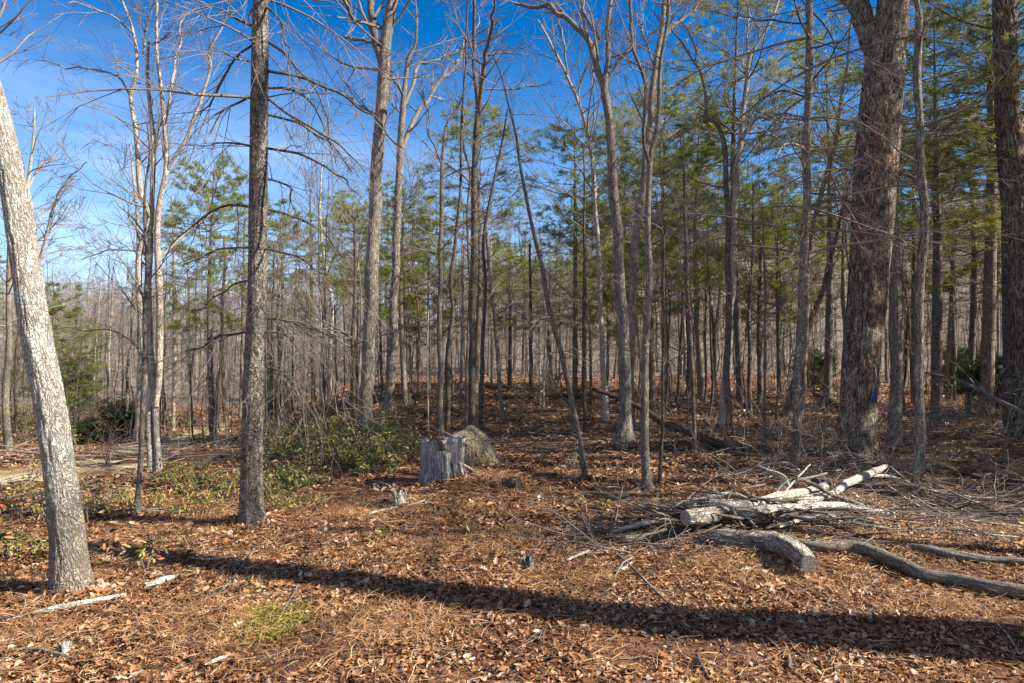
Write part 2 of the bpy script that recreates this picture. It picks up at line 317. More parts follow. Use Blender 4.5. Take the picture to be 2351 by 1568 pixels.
c_ = mixc(n, l, mr_.outputs[0], c_, (0.20, 0.165, 0.13)); l.new(c_, b.inputs['Base Color']); b.inputs['Roughness'].default_value = 0.95
bp = n.new("ShaderNodeBump"); bp.inputs['Strength'].default_value = 0.9; bp.inputs['Distance'].default_value = 0.04; l.new(a1.outputs[0], bp.inputs['Height']); l.new(bp.outputs[0], b.inputs['Normal'])
M['soil'] = m

# ------------------------------------------------------------------ ground sheet, path
s = np.linspace(-6.3, 6.3, 560); xs = 1.3 * np.sinh(s); ys = 4.2 + 1.5 * np.sinh(np.linspace(-3.6, 6.2, 480))
X, Y = np.meshgrid(xs, ys); Z = ground(X, Y)
Z = Z + 0.010 * vnoise(X * 14, Y * 14) * (np.hypot(X, Y - 4) < 14)
idx = np.arange(X.size).reshape(X.shape)
F = np.stack([idx[:-1, :-1], idx[:-1, 1:], idx[1:, 1:], idx[1:, :-1]], -1).reshape(-1, 4)
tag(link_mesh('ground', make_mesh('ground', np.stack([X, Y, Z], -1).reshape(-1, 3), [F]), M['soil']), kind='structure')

PATH = [G(-180, 1108), G(0, 1096), G(110, 1084), G(225, 1062), G(320, 1040), G(400, 1016), G(455, 998), G(490, 982), G(520, 968)]
PP = catmull([(p[0], p[1], 0, 0) for p in PATH], 0.35)[:, :2]
tt = np.gradient(PP, axis=0); tt /= np.linalg.norm(tt, axis=1, keepdims=True); nn_ = np.stack([-tt[:, 1], tt[:, 0]], 1)
K = 9; rows = []
for i, (p, q) in enumerate(zip(PP, nn_)):
    hw = 0.55 + 0.25 * float(vnoise(i * 0.35, 3.3)); hw2 = 0.6 + 0.25 * float(vnoise(i * 0.4, 8.3))
    rows.append([p + q * (-hw + (hw + hw2) * k / (K - 1)) for k in range(K)])
rows = np.array(rows); PZ = ground(rows[..., 0], rows[..., 1]) + 0.012; PZ[:, 0] -= 0.02; PZ[:, -1] -= 0.02
idx = np.arange(len(rows) * K).reshape(len(rows), K)
F = np.stack([idx[:-1, :-1], idx[1:, :-1], idx[1:, 1:], idx[:-1, 1:]], -1).reshape(-1, 4)
tag(link_mesh('path', make_mesh('path', np.concatenate([rows, PZ[..., None]], -1).reshape(-1, 3), [F]), M['sand']), kind='structure')
def near_path(x, y, r=0.6):
    d = np.full(np.shape(x), 1e9)
    for p in PP[::2]: d = np.minimum(d, np.hypot(np.asarray(x) - p[0], np.asarray(y) - p[1]))
    return d < r

# ------------------------------------------------------------------ branching
def grow(rg, out_, p, d, length, r, lev, rmin, up=0.05, wob=0.25, nch=4, spread=0.75, tips=None):
    n = 7 if lev > 1 else 5
    if lev == 0: n = 4
    x, y, z = p; dx, dy, dz = d; st = length / (n - 1); pts = [(x, y, z)]; rad = [r]; dirs = [(dx, dy, dz)]
    for i in range(1, n):
        dx += rg.uniform(-wob, wob); dy += rg.uniform(-wob, wob); dz += rg.uniform(-wob, wob) + up
        q = 1 / math.sqrt(dx * dx + dy * dy + dz * dz + 1e-9); dx *= q; dy *= q; dz *= q
        x += dx * st; y += dy * st; z += dz * st; pts.append((x, y, z)); dirs.append((dx, dy, dz))
        rad.append(max(rmin, r * (1 - 0.8 * i / (n - 1))))
    out_.append((pts, rad))
    if tips is not None and lev <= 1:
        for i in range(1, n): tips.append((pts[i], dirs[i]))
    if lev == 0: return
    k = nch if lev > 1 else nch + 1
    for j in range(k):
        i = rg.randint(1 + (lev > 1), n - 1); a, b_, c_2 = dirs[i]
        vx, vy, vz = rg.gauss(0, 1), rg.gauss(0, 1), rg.gauss(0, 1); dt = vx * a + vy * b_ + vz * c_2
        vx -= dt * a; vy -= dt * b_; vz -= dt * c_2; q = spread * rg.uniform(0.7, 1.3) / math.sqrt(vx * vx + vy * vy + vz * vz + 1e-9)
        vx = a + vx * q; vy = b_ + vy * q; vz = c_2 + vz * q; q = 1 / math.sqrt(vx * vx + vy * vy + vz * vz)
        grow(rg, out_, pts[i], (vx * q, vy * q, vz * q), length * rg.uniform(0.4, 0.68) * (1 - 0.35 * i / n), max(rmin, rad[i] * 0.6), lev - 1, rmin, up, wob, nch, spread, tips)

def px_line(pts, d, drift=0.0, rg=None, lift=None):
    """V-pixel polyline with widths -> world (x,y,z,r) at distance d"""
    o = []
    for i, q in enumerate(pts):
        dd = d * (1 + drift * i / max(1, len(pts) - 1)); x, y, z = W(q[0], q[1], dd)
        o.append((x, y, z, q[2] * 0.5 * dd / FV))
    return o
def needle_mesh(name, tips, rg, origin=(0, 0, 0), blades=9, L_=0.11, wd=0.009):
    T = np.array([t[0] for t in tips]) - np.array(origin); D = np.array([t[1] for t in tips]); n_ = len(T)
    g = np.random.default_rng(rg.randint(0, 9999)); v = g.normal(size=(n_, blades, 3)) * 0.75 + D[:, None] * 0.7; v[..., 2] += 0.15
    v /= np.linalg.norm(v, axis=2, keepdims=True); sde = np.cross(v, g.normal(size=v.shape)); sde /= np.linalg.norm(sde, axis=2, keepdims=True) + 1e-9
    ln = L_ * g.uniform(0.7, 1.25, (n_, blades, 1)); a = T[:, None] + g.normal(size=v.shape) * 0.02
    Vs = np.stack([a - sde * wd * 0.5, a + sde * wd * 0.5, a + v * ln], 2).reshape(-1, 3)
    rn = np.repeat(np.clip(np.repeat(g.normal(0.5, 0.2, n_), blades) + g.normal(0, 0.1, n_ * blades), 0, 1), 3)
    return make_mesh(name, Vs, [np.arange(len(Vs)).reshape(-1, 3)], {"rnd": rn}, smooth=False)

# ------------------------------------------------------------------ traced trees
BASES = []
def tree(name, label, cat, stems, limbs=(), bk='oak', by=None, lim='slim', nb=14, bl=1.6, start=0.45, style='dec', furrow=0.0, seed=1, twig='twig', flare=0.5, group=None, drift=0.02, ext=3.0, lev=2, rough=0.05, nch=3):
    rg = random.Random(seed); b0 = stems[0][0]
    g = G(b0[0], b0[1]) if by is None else G(b0[0], by); d = g[1]; root = empty(name, (g[0], g[1], g[2])); tag(root, label, cat, group)
    BASES.append((g[0], g[1], g[2], b0[2] * 0.5 * d / FV)); allQ = []; fine = []; rmin = 0.00026 * d
    for si, st in enumerate(stems):
        P = px_line(st, d, drift); P = [list(p) for p in P]
        if si == 0 or st[0][1] >= b0[1] - 25:
            p0 = P[0]; P.insert(0, [p0[0], p0[1], float(ground(p0[0], p0[1])) - 0.12, p0[3]])
        if st[-1][1] <= 5 and ext > 0:      # goes on above the frame
            v = np.array(P[-1][:3]) - np.array(P[-2][:3]); v /= np.linalg.norm(v) + 1e-9; v = v * 0.8 + np.array([0, 0, 0.2]); r = P[-1][3]
            for k in range(1, 4): P.append([*(np.array(P[-1][:3]) + v * ext / 3 + np.array([rg.uniform(-.06, .06), rg.uniform(-.06, .06), 0])), r * (1 - 0.28 * k)])
        r0 = max(p[3] for p in P); big = r0 * FV / d > 25
        Q = catmull(P, 0.035 if big else max(0.06, r0 * 0.9)); Q[:, 3] = np.maximum(Q[:, 3], rmin)
        if not big:
            wb = min(0.02, r0 * 0.35); Q[:, 0] += wb * vnoise(Q[:, 2] * 1.7 + seed, 1.0); Q[:, 1] += wb * 2 * vnoise(Q[:, 2] * 1.3, seed + 3.0)
        ns = 72 if (big and furrow) else 40 if big else 14 if r0 * FV / d > 10 else 9
        link_mesh('trunk', trunk_mesh('trunk', Q, (g[0], g[1], g[2]), ns, rough, furrow, 15, flare=flare if si == 0 or st[0][1] >= b0[1] - 25 else 0, zb=g[2], ox=seed * 1.7 + si), M[bk], root)
        allQ.append(Q); zt = Q[-1, 2]; zb = g[2]
        if style == 'dec':
            for k in range(nb):
                t = rg.uniform(start, 1.0); i = min(len(Q) - 1, int(t * (len(Q) - 1))); q = Q[i]; az = rg.uniform(0, 6.283); el = rg.uniform(0.1, 1.0)
                ll = bl * rg.uniform(0.5, 1.3) * (1.25 - t * 0.5)
                grow(rg, fine, tuple(q[:3]), (math.cos(az) * math.cos(el), math.sin(az) * math.cos(el), math.sin(el)), ll, max(rmin * 1.4, min(q[3] * 0.4, 0.012 * ll + 0.004)), lev, rmin, 0.05, 0.22, nch)
        elif style == 'deadpine':
            z = zb + start * (zt - zb)
            while z < zt:
                i = int(np.argmin(np.abs(Q[:, 2] - z))); q = Q[i]; a0 = rg.uniform(0, 6.28); kk = rg.randint(2, 4)
                for j in range(kk):
                    az = a0 + j * 6.283 / kk + rg.uniform(-.3, .3); el = rg.uniform(-0.25, 0.35); ll = bl * rg.uniform(0.5, 1.3)
                    grow(rg, fine, tuple(q[:3]), (math.cos(az) * math.cos(el), math.sin(az) * math.cos(el), math.sin(el)), ll, max(rmin * 1.5, 0.010 * ll), 1 if lev < 2 else 2, rmin, -0.05, 0.13, nch, 0.6)
                z += rg.uniform(0.28, 0.5)
    for li, lb in enumerate(limbs):
        w0 = np.array(W(lb[0][0], lb[0][1], d)); AQ = np.concatenate(allQ); near_ = AQ[int(np.argmin((AQ[:, 0] - w0[0]) ** 2 + (AQ[:, 2] - w0[2]) ** 2))]
        P = px_line(lb, near_[1], rg.uniform(-0.12, 0.12)); rr0 = min(P[0][3], near_[3] * 0.8); P = [(*(np.array(near_[:3]) * 0.6 + np.array(P[0][:3]) * 0.4), rr0 * 0.9)] + P[1:]
        Q = catmull(P, 0.08); Q[:, 3] = np.maximum(Q[:, 3], rmin)
        wl = np.linspace(0, 1, len(Q)) * min(0.06, 4 * P[0][3]); Q[:, 0] += wl * vnoise(np.arange(len(Q)) * 0.55 + li * 7, 2.0 + seed); Q[:, 2] += wl * vnoise(np.arange(len(Q)) * 0.5 + li * 3, 9.0 + seed)
        link_mesh('limb', trunk_mesh('limb', Q, (g[0], g[1], g[2]), 24 if P[0][3] * FV / d > 12 else 10, 0.06, furrow if P[0][3] * FV / d > 12 else 0, 12, caps=(True, True), ox=li * 3.1), [M[bk if lim is None else lim]] * 2, root)
        nk = 8 if style == 'deadpine' else 8
        for k in range(nk):
            t = rg.uniform(0.15, 1); i = min(len(Q) - 1, int(t * (len(Q) - 1))); q = Q[i]; tv = Q[min(i + 1, len(Q) - 1), :3] - Q[max(i - 1, 0), :3]; tv /= np.linalg.norm(tv) + 1e-9
            v = tv + np.array([rg.gauss(0, .5), rg.gauss(0, .5), rg.gauss(0, .4) + (0.25 if style == 'dec' else -0.3)]); v /= np.linalg.norm(v)
            grow(rg, fine, tuple(q[:3]), tuple(v), bl * rg.uniform(0.3, 0.7), max(rmin, q[3] * 0.5), max(1, lev - 1) if style == 'dec' else 1, rmin, 0.04 if style == 'dec' else -0.08, 0.2, nch)
    if fine:
        link_mesh('crown', tubes_mesh('crown', fine, (g[0], g[1], g[2])), M[twig], root)
    return root, g

BT = 'bare tree'
tree('leaning_tree', 'thick pale flaky-barked trunk leaning left in the near left foreground', BT,
     [[(163, 1356, 80), (156, 1240, 70), (150, 1184, 68), (138, 1084, 64), (122, 984, 63), (106, 884, 60), (86, 784, 60), (64, 650, 57), (42, 500, 55), (26, 400, 51), (6, 300, 47), (-22, 200, 45), (-60, 60, 42)]],
     bk='pale', nb=5, start=0.9, bl=1.2, seed=11, flare=0.3, rough=0.05, ext=4, twig='twig', furrow=0.007)
tree('pine_tree', 'tall straight pine trunk with many long bare dead branches, left of centre', 'pine tree',
     [[(580, 1196, 56), (578, 1150, 50), (578, 1084, 48), (579, 984, 46), (583, 880, 45), (586, 784, 44), (590, 700, 42), (592, 500, 40), (595, 250, 39), (598, 0, 35)]],
     [[(577, 95, 6), (540, 135, 5), (500, 200, 5), (458, 275, 2)], [(577, 220, 6), (530, 245, 5), (475, 302, 2)], [(577, 65, 6), (530, 37, 5), (460, 5, 2)], [(577, 145, 5), (540, 130, 4), (470, 108, 2)],
      [(575, 335, 5), (530, 330, 4), (480, 330, 2)], [(613, 160, 8), (680, 175, 7), (725, 192, 6), (784, 218, 6), (834, 260, 5), (884, 300, 4), (918, 345, 2)], [(613, 203, 6), (665, 205, 6), (710, 235, 4), (740, 300, 2)],
      [(613, 220, 6), (675, 270, 6), (750, 310, 5), (784, 340, 4), (830, 400, 2)], [(613, 340, 7), (670, 350, 6), (725, 375, 5), (784, 410, 4), (825, 455, 2)], [(613, 412, 7), (645, 418, 5), (665, 440, 4), (680, 490, 2)],
      [(613, 480, 6), (670, 495, 5), (740, 530, 3), (790, 590, 2)], [(613, 90, 6), (650, 120, 6), (690, 165, 5), (725, 210, 4), (750, 275, 3), (765, 340, 2)], [(617, 10, 6), (640, 45, 5), (655, 100, 4), (665, 160, 2)],
      [(570, 475, 6), (525, 472, 6), (465, 500, 5), (425, 535, 3), (375, 590, 2)], [(568, 565, 5), (500, 575, 4), (425, 600, 2)], [(568, 640, 5), (530, 655, 4), (450, 720, 2)], [(566, 761, 6), (500, 773, 5), (462, 792, 4), (430, 815, 2)],
      [(603, 761, 5), (650, 767, 4), (682, 804, 3), (697, 845, 3), (700, 892, 2)], [(610, 731, 5), (682, 748, 4), (744, 795, 2)], [(602, 839, 5), (650, 855, 4), (679, 892, 3), (691, 923, 2)], [(613, 260, 6), (690, 285, 5), (760, 330, 4), (800, 400, 2)],
      [(612, 570, 5), (680, 590, 4), (760, 640, 2)]],
     bk='pine', lim='dark', style='deadpine', start=0.4, bl=1.5, nb=0, seed=12, flare=0.25, ext=5, furrow=0.004, drift=0.0)
tree('clump_tree', 'clump of three slender trunks with whitish upper stems, standing at the path edge', BT,
     [[(344, 1086, 17), (345, 1001, 14), (342, 933, 14), (337, 876, 15), (333, 814, 15), (328, 740, 15), (322, 650, 14), (320, 575, 13), (345, 500, 13), (325, 435, 12), (315, 350, 11), (307, 275, 10), (300, 215, 9), (312, 175, 8), (312, 115, 7), (300, 60, 6), (280, 0, 5)],
      [(362, 1092, 18), (361, 1001, 15), (357, 933, 15), (352, 876, 15), (347, 800, 14), (345, 700, 13), (345, 550, 12), (352, 475, 11), (352, 350, 10), (345, 250, 9), (338, 175, 8), (340, 95, 6)],
      [(357, 933, 14), (365, 850, 15), (370, 760, 15), (368, 650, 15), (360, 550, 13), (370, 460, 12), (382, 395, 12), (378, 300, 11), (370, 200, 9), (360, 125, 8), (358, 50, 6), (360, -20, 5)]],
     [[(300, 215, 6), (270, 175, 5), (215, 157, 4), (150, 155, 3), (75, 145, 2)], [(312, 115, 5), (335, 60, 4), (350, 0, 3)], [(302, 65, 5), (270, 45, 4), (215, 25, 3), (160, 5, 2)],
      [(382, 395, 9), (425, 320, 8), (450, 250, 8), (475, 185, 6), (485, 110, 5), (520, 45, 4), (572, 0, 3)], [(380, 280, 7), (395, 190, 6), (400, 150, 5), (415, 100, 4), (425, 30, 3)],
      [(373, 590, 6), (420, 545, 5), (470, 500, 4), (525, 475, 3)], [(345, 350, 5), (365, 320, 4), (372, 280, 3)], [(340, 95, 5), (375, 88, 4), (400, 75, 3)], [(322, 580, 4), (250, 575, 3), (190, 590, 2)]],
     bk='clump', lim='white', nb=15, bl=1.1, start=0.4, seed=13, twig='twig', ext=2, lev=2)
tree('slim_tree', 'slim grey stem just in front of the three-trunk clump, arching one branch leftward', BT,
     [[(316, 1184, 14), (321, 1084, 12), (326, 984, 11), (331, 884, 10), (333, 784, 9), (333, 700, 8), (337, 600, 7), (334, 450, 6), (345, 350, 5), (340, 280, 3)]],
     [[(331, 820, 6), (306, 786, 5), (265, 764, 4), (219, 756, 3), (140, 755, 2)]], bk='slim', nb=14, bl=0.8, start=0.45, seed=14)
tree('slim_tree', 'pale trunk half hidden directly behind the three-trunk clump', BT,
     [[(311, 1015, 11), (316, 954, 11), (319, 876, 11), (326, 798, 11), (325, 736, 10), (320, 600, 9), (312, 450, 6), (300, 330, 3)]], bk='white', nb=16, bl=2, start=0.4, seed=15)
tree('oak_tree', 'tall grey oak rising from the laurel thicket, splitting in two high up', BT,
     [[(841, 1000, 35), (842, 950, 31), (843, 876, 30), (847, 783, 29), (852, 700, 31), (856, 600, 31), (859, 500, 30), (864, 400, 28), (871, 300, 27), (879, 200, 28), (884, 145, 28), (891, 75, 25), (903, 0, 24)]],
     [[(883, 150, 20), (861, 95, 18), (855, 40, 15), (845, -30, 13)], [(854, 52, 9), (820, 45, 8), (800, 20, 7), (788, -10, 6)], [(850, 260, 6), (820, 240, 5), (784, 215, 4)], [(868, 95, 8), (820, 90, 6), (785, 82, 5)]],
     bk='oak', nb=14, bl=2.2, start=0.55, seed=16, furrow=0.008)
tree('forked_tree', 'grey trunk right of the laurel-thicket oak, forking into three crooked limbs', BT,
     [[(888, 957, 24), (893, 900, 22), (899, 830, 21), (905, 760, 20), (904, 700, 19), (909, 600, 19), (911, 500, 18), (915, 425, 17), (920, 345, 16), (926, 250, 14), (929, 200, 11), (939, 135, 9), (956, 100, 7), (956, 50, 5), (954, 0, 4)]],
     [[(921, 352, 12), (939, 300, 10), (959, 260, 9), (984, 225, 9), (1009, 185, 8), (1039, 160, 7), (1056, 130, 6), (1074, 75, 4)], [(928, 245, 9), (949, 190, 8), (959, 150, 7), (994, 140, 6), (1034, 125, 5), (1064, 110, 4)],
      [(922, 260, 5), (899, 235, 4), (880, 200, 3)], [(926, 215, 6), (905, 180, 5), (895, 160, 4)], [(915, 335, 6), (884, 300, 5), (870, 280, 4)]],
     bk='oak', nb=16, bl=2.0, start=0.6, seed=17)
tree('slim_tree', 'slim straight grey trunk left of a close pair, just behind the pale stump', BT,
     [[(1010, 997, 17), (1011, 876, 13), (1010, 783, 13), (1009, 700, 11), (1011, 600, 10), (1013, 500, 9), (1014, 400, 8), (1015, 370, 7), (1021, 320, 6), (1029, 280, 5), (1053, 245, 4), (1070, 200, 2)]],
     [[(1013, 372, 6), (999, 340, 5), (984, 300, 4), (979, 250, 4), (959, 200, 2)]], bk='slim', nb=14, bl=1.2, start=0.5, seed=18)
tree('slim_tree', 'slim darker trunk right of a close pair, just behind the pale stump', BT,
     [[(1027, 995, 14), (1028, 908, 12), (1030, 814, 12), (1038, 720, 10), (1036, 650, 9), (1046, 550, 8), (1056, 450, 7), (1061, 350, 6), (1063, 250, 6), (1071, 100, 4), (1074, 0, 3)]], bk='dark', nb=14, bl=1.2, start=0.5, seed=19)
tree('twin_top_tree', 'dark central trunk behind the straw mound, dividing into two tall parallel leaders', BT,
     [[(1084, 997, 19), (1085, 930, 16), (1084, 850, 16), (1083, 780, 16), (1085, 700, 16), (1087, 600, 16), (1089, 500, 15), (1091, 400, 14), (1095, 300, 14), (1098, 250, 13), (1092, 180, 10), (1089, 100, 9), (1088, 0, 8)]],
     [[(1098, 262, 12), (1108, 190, 11), (1115, 120, 10), (1122, 70, 9), (1134, 35, 7), (1137, -10, 6)], [(1112, 125, 4), (1150, 122, 4), (1208, 120, 2)], [(1105, 200, 4), (1180, 203, 4), (1235, 195, 2)]],
     bk='dark', nb=22, bl=1.3, start=0.35, seed=20)
tree('slim_tree', 'thin dark trunk leaning right, nearest the straw mound on its right side', BT,
     [[(1106, 1022, 13), (1104, 950, 11), (1105, 870, 10), (1110, 770, 9), (1114, 650, 8), (1110, 550, 8), (1134, 425, 6), (1154, 325, 5), (1165, 250, 2)]], bk='dark', nb=14, bl=0.9, start=0.4, seed=21)
tree('slim_tree', 'very thin wavering stem just left of the dark central trunk', BT,
     [[(1069, 982, 7), (1071, 870, 6), (1075, 750, 6), (1079, 650, 7), (1074, 500, 6), (1079, 400, 6), (1064, 325, 5), (1064, 200, 4), (1068, 75, 3)]], bk='slim', nb=12, bl=0.8, start=0.4, seed=22)
tree('slim_tree', 'slim grey trunk leaning left, at the far left end of the clear leafy opening', BT,
     [[(1153, 957, 9), (1147, 880, 10), (1143, 814, 11), (1136, 720, 11), (1129, 650, 10), (1122, 575, 9), (1110, 480, 6)]], bk='slim', nb=12, bl=1.5, start=0.4, seed=23)
tree('leaning_pole_tree', 'thin dead trunk leaning steeply left across the middle opening', 'dead tree',
     [[(1344, 1107, 14), (1335, 1032, 13), (1316, 939, 13), (1300, 861, 13), (1288, 808, 12), (1272, 751, 11), (1258, 689, 11), (1249, 625, 10), (1229, 540, 9), (1209, 450, 8), (1194, 375, 7), (1184, 310, 6), (1169, 240, 5), (1154, 175, 4), (1134, 130, 3)]],
     [[(1288, 800, 4), (1265, 810, 4), (1250, 870, 3)], [(1303, 848, 4), (1285, 860, 4), (1265, 900, 3)], [(1320, 1000, 4), (1325, 1030, 3), (1322, 1060, 2)], [(1262, 735, 4), (1240, 733, 4), (1225, 760, 2)]],
     bk='slim', style='deadpine', nb=0, bl=0.7, start=0.3, seed=24, flare=0.1)
tree('oak_tree', 'stout grey oak with flared foot right of centre, one limb arching far left overhead', BT,
     [[(1432, 1018, 40), (1434, 980, 31), (1433, 939, 28), (1434, 876, 27), (1433, 783, 27), (1430, 720, 26), (1424, 650, 24), (1419, 550, 22), (1411, 450, 22), (1404, 350, 20), (1396, 250, 18), (1390, 200, 17), (1394, 150, 13), (1396, 75, 11), (1404, 0, 10)]],
     [[(1391, 205, 16), (1374, 165, 16), (1359, 115, 15), (1346, 80, 14), (1319, 60, 13), (1284, 35, 12), (1254, 12, 10), (1214, 17, 8), (1184, 5, 6)], [(1346, 80, 8), (1340, 30, 7), (1335, -10, 6)], [(1392, 180, 6), (1420, 140, 5), (1455, 100, 4)]],
     bk='oak', nb=16, bl=1.8, start=0.6, seed=25, furrow=0.005)
tree('oak_tree', 'grey tree leaning right just behind the flared-foot oak', BT,
     [[(1447, 990, 20), (1447, 900, 20), (1449, 800, 20), (1452, 700, 20), (1456, 620, 19), (1463, 540, 18), (1474, 450, 16), (1484, 350, 15), (1494, 250, 15), (1502, 180, 14), (1512, 100, 12), (1522, 40, 11), (1530, -20, 10)]],
     [[(1512, 100, 9), (1545, 62, 8), (1580, 30, 6), (1620, -5, 4)], [(1505, 150, 6), (1480, 90, 5), (1465, 30, 4)]], bk='oak', nb=16, bl=2.0, start=0.5, seed=26)
tree('slim_tree', 'nearest slender forked trunk right of centre, slim stem beside its foot', BT,
     [[(1484, 1127, 26), (1483, 1095, 20), (1484, 1000, 19), (1484, 900, 18), (1485, 800, 17), (1488, 700, 16), (1489, 650, 15), (1491, 550, 14), (1491, 450, 13), (1494, 360, 13), (1506, 300, 10), (1514, 225, 10), (1521, 125, 9), (1529, 40, 8), (1531, -10, 7)]],
     [[(1493, 375, 10), (1481, 340, 9), (1476, 300, 9), (1481, 210, 8), (1469, 150, 8), (1456, 75, 7), (1451, -5, 7)]], bk='slim', nb=16, bl=1.0, start=0.45, seed=27)
tree('sapling', 'thin dark stem touching the foot of the nearest slender forked trunk', 'sapling',
     [[(1516, 1123, 9), (1519, 1040, 8), (1522, 970, 8), (1522, 845, 7), (1525, 720, 6), (1524, 650, 5), (1524, 550, 4), (1504, 440, 3)]], bk='dark', nb=12, bl=0.7, start=0.35, seed=28)
tree('slim_tree', 'slim straight trunk between the slender forked trunk and the S-bent one', BT,
     [[(1597, 1047, 11), (1592, 939, 10), (1588, 845, 11), (1585, 751, 10), (1577, 650, 9), (1574, 500, 8), (1570, 435, 6), (1562, 300, 3)]], bk='dark', nb=14, bl=1.1, start=0.4, seed=29)
tree('crooked_tree', 'slender dark trunk with a sharp S-bend high up, right of centre', BT,
     [[(1674, 1041, 19), (1672, 939, 16), (1670, 845, 15), (1672, 751, 14), (1672, 600, 14), (1670, 500, 13), (1667, 375, 12), (1657, 310, 11), (1637, 280, 9), (1620, 272, 8), (1617, 225, 7), (1609, 165, 7), (1592, 140, 6), (1567, 100, 4), (1540, 70, 3)]],
     [[(1592, 142, 4), (1598, 110, 4), (1580, 75, 3), (1560, 40, 2)]], bk='dark', nb=14, bl=0.9, start=0.55, seed=30)
tree('forked_tree', 'pale grey tree behind the S-bent trunk with a broken white limb pointing right', BT,
     [[(1659, 977, 24), (1661, 940, 18), (1665, 870, 16), (1674, 750, 16), (1684, 600, 15), (1685, 475, 14), (1697, 350, 13), (1707, 250, 11), (1717, 175, 11), (1722, 130, 10), (1742, 95, 8), (1767, 50, 7), (1789, -5, 6)]],
     [[(1702, 325, 8), (1717, 295, 8), (1737, 272, 8), (1767, 270, 6), (1807, 275, 3)], [(1722, 132, 7), (1716, 100, 6), (1720, 25, 5), (1715, -10, 4)]], bk='white', lim='white', nb=15, bl=1.8, start=0.5, seed=31)
tree('sapling', 'thin upright stem standing alone in leaves between the S-bent trunk and a shaggy pine', 'sapling',
     [[(1759, 1045, 7), (1755, 900, 6), (1757, 750, 5), (1755, 600, 4), (1750, 480, 3)]], bk='slim', nb=12, bl=0.8, start=0.3, seed=32)
tree('pine_tree', 'dark straight pine trunk with bare whorled branches, left of the giant furrowed oak', 'pine tree',
     [[(1828, 1078, 19), (1830, 970, 19), (1836, 845, 20), (1838, 751, 20), (1844, 700, 20), (1849, 550, 18), (1853, 400, 18), (1856, 250, 17), (1857, 100, 16), (1859, 0, 15)]],
     [[(1855, 45, 5), (1760, 45, 4), (1690, 30, 2)], [(1855, 105, 5), (1900, 100, 4), (1955, 85, 3)], [(1855, 215, 5), (1790, 210, 4), (1740, 240, 2)], [(1862, 190, 5), (1910, 130, 4), (1955, 60, 3)], [(1850, 445, 5), (1900, 400, 4), (1960, 395, 2)], [(1846, 265, 4), (1800, 262, 4), (1750, 280, 2)], [(1862, 443, 5), (1930, 455, 4), (1990, 500, 3)]],
     bk='pine', lim='dark', style='deadpine', start=0.25, bl=1.7, seed=33, ext=5, furrow=0.004, nch=4)
tree('leaning_tree', 'dark trunk leaning right behind the shaggy pine, wide at its foot', BT,
     [[(1809, 957, 24), (1820, 900, 18), (1832, 850, 15), (1848, 780, 13), (1867, 725, 12), (1895, 640, 10), (1917, 550, 9), (1940, 460, 7), (1965, 360, 4)]], bk='dark', nb=12, bl=1.5, start=0.5, seed=34)
tree('leaning_tree', 'pale trunk curving right, tightly behind the shaggy pine and left of the giant oak', BT,
     [[(1840, 960, 13), (1850, 800, 12), (1852, 650, 12), (1866, 525, 12), (1890, 430, 11), (1917, 325, 10), (1930, 250, 8), (1945, 150, 6), (1955, 50, 4), (1960, 0, 3)]], bk='slim', nb=16, bl=1.8, start=0.5, seed=35)
OAK, OAKG = tree('oak_tree', 'giant deeply furrowed oak with a blue paint blotch on its trunk', BT,
     [[(1957, 1052, 86), (1963, 1020, 82), (1968, 970, 77), (1971, 939, 75), (1975, 845, 75), (1982, 751, 77), (1989, 700, 79), (1996, 600, 82), (2003, 500, 86), (2011, 400, 90), (2017, 300, 88), (2026, 200, 84), (2034, 120, 78), (2046, 60, 68), (2050, 0, 62), (2052, -80, 58)]],
     [[(2012, 170, 44), (1996, 90, 40), (1975, 25, 42), (1953, -20, 38), (1915, -90, 32)], [(1984, 500, 5), (1940, 470, 4), (1900, 462, 2)], [(2035, 420, 5), (2080, 400, 4), (2120, 430, 2)]],
     bk='furrow', lim='furrow', nb=7, bl=1.6, start=0.25, seed=36, furrow=0.03, flare=0.3, rough=0.035, twig='twigred', ext=5)
tree('pine_tree', 'dark rough trunk close on the right of the giant oak', BT,
     [[(2057, 1028, 30), (2058, 908, 27), (2057, 814, 26), (2055, 720, 27), (2055, 650, 25), (2052, 500, 22), (2055, 400, 18), (2060, 325, 14), (2066, 200, 10), (2070, 80, 7)]], bk='pine', style='deadpine', nb=0, bl=1.1, start=0.3, seed=37, furrow=0.006)
tree('slim_tree', 'nearest slim wavy trunk on the right, lit along its right edge', BT,
     [[(2107, 1143, 26), (2110, 1050, 23), (2111, 1001, 23), (2114, 876, 20), (2114, 751, 19), (2115, 700, 20), (2122, 575, 20), (2122, 475, 19), (2110, 375, 18), (2107, 250, 17), (2110, 100, 16), (2110, 40, 14), (2102, 0, 12)]],
     [[(2108, 120, 4), (2125, 60, 3), (2180, 20, 2)]], bk='oak', nb=9, bl=0.9, start=0.4, seed=38, flare=0.15, furrow=0.003)
tree('slim_tree', 'straight dark trunk, first one behind and right of the slim wavy trunk', BT,
     [[(2149, 935, 13), (2147, 845, 13), (2147, 751, 13), (2147, 650, 12), (2147, 500, 11), (2142, 375, 9), (2138, 250, 5)]], bk='dark', style='deadpine', nb=0, bl=1.3, start=0.3, seed=39)
tree('slim_tree', 'left one of two thin crossing trunks in the gap near the right edge', BT,
     [[(2175, 920, 10), (2178, 783, 10), (2187, 620, 8), (2187, 550, 8), (2182, 450, 5)]], bk='slim', nb=10, bl=1.5, start=0.5, seed=40)
tree('slim_tree', 'right one of two thin crossing trunks in the gap near the right edge', BT,
     [[(2192, 920, 9), (2190, 800, 9), (2188, 650, 8), (2195, 550, 6), (2212, 470, 4)]], bk='slim', nb=10, bl=1.5, start=0.5, seed=41)
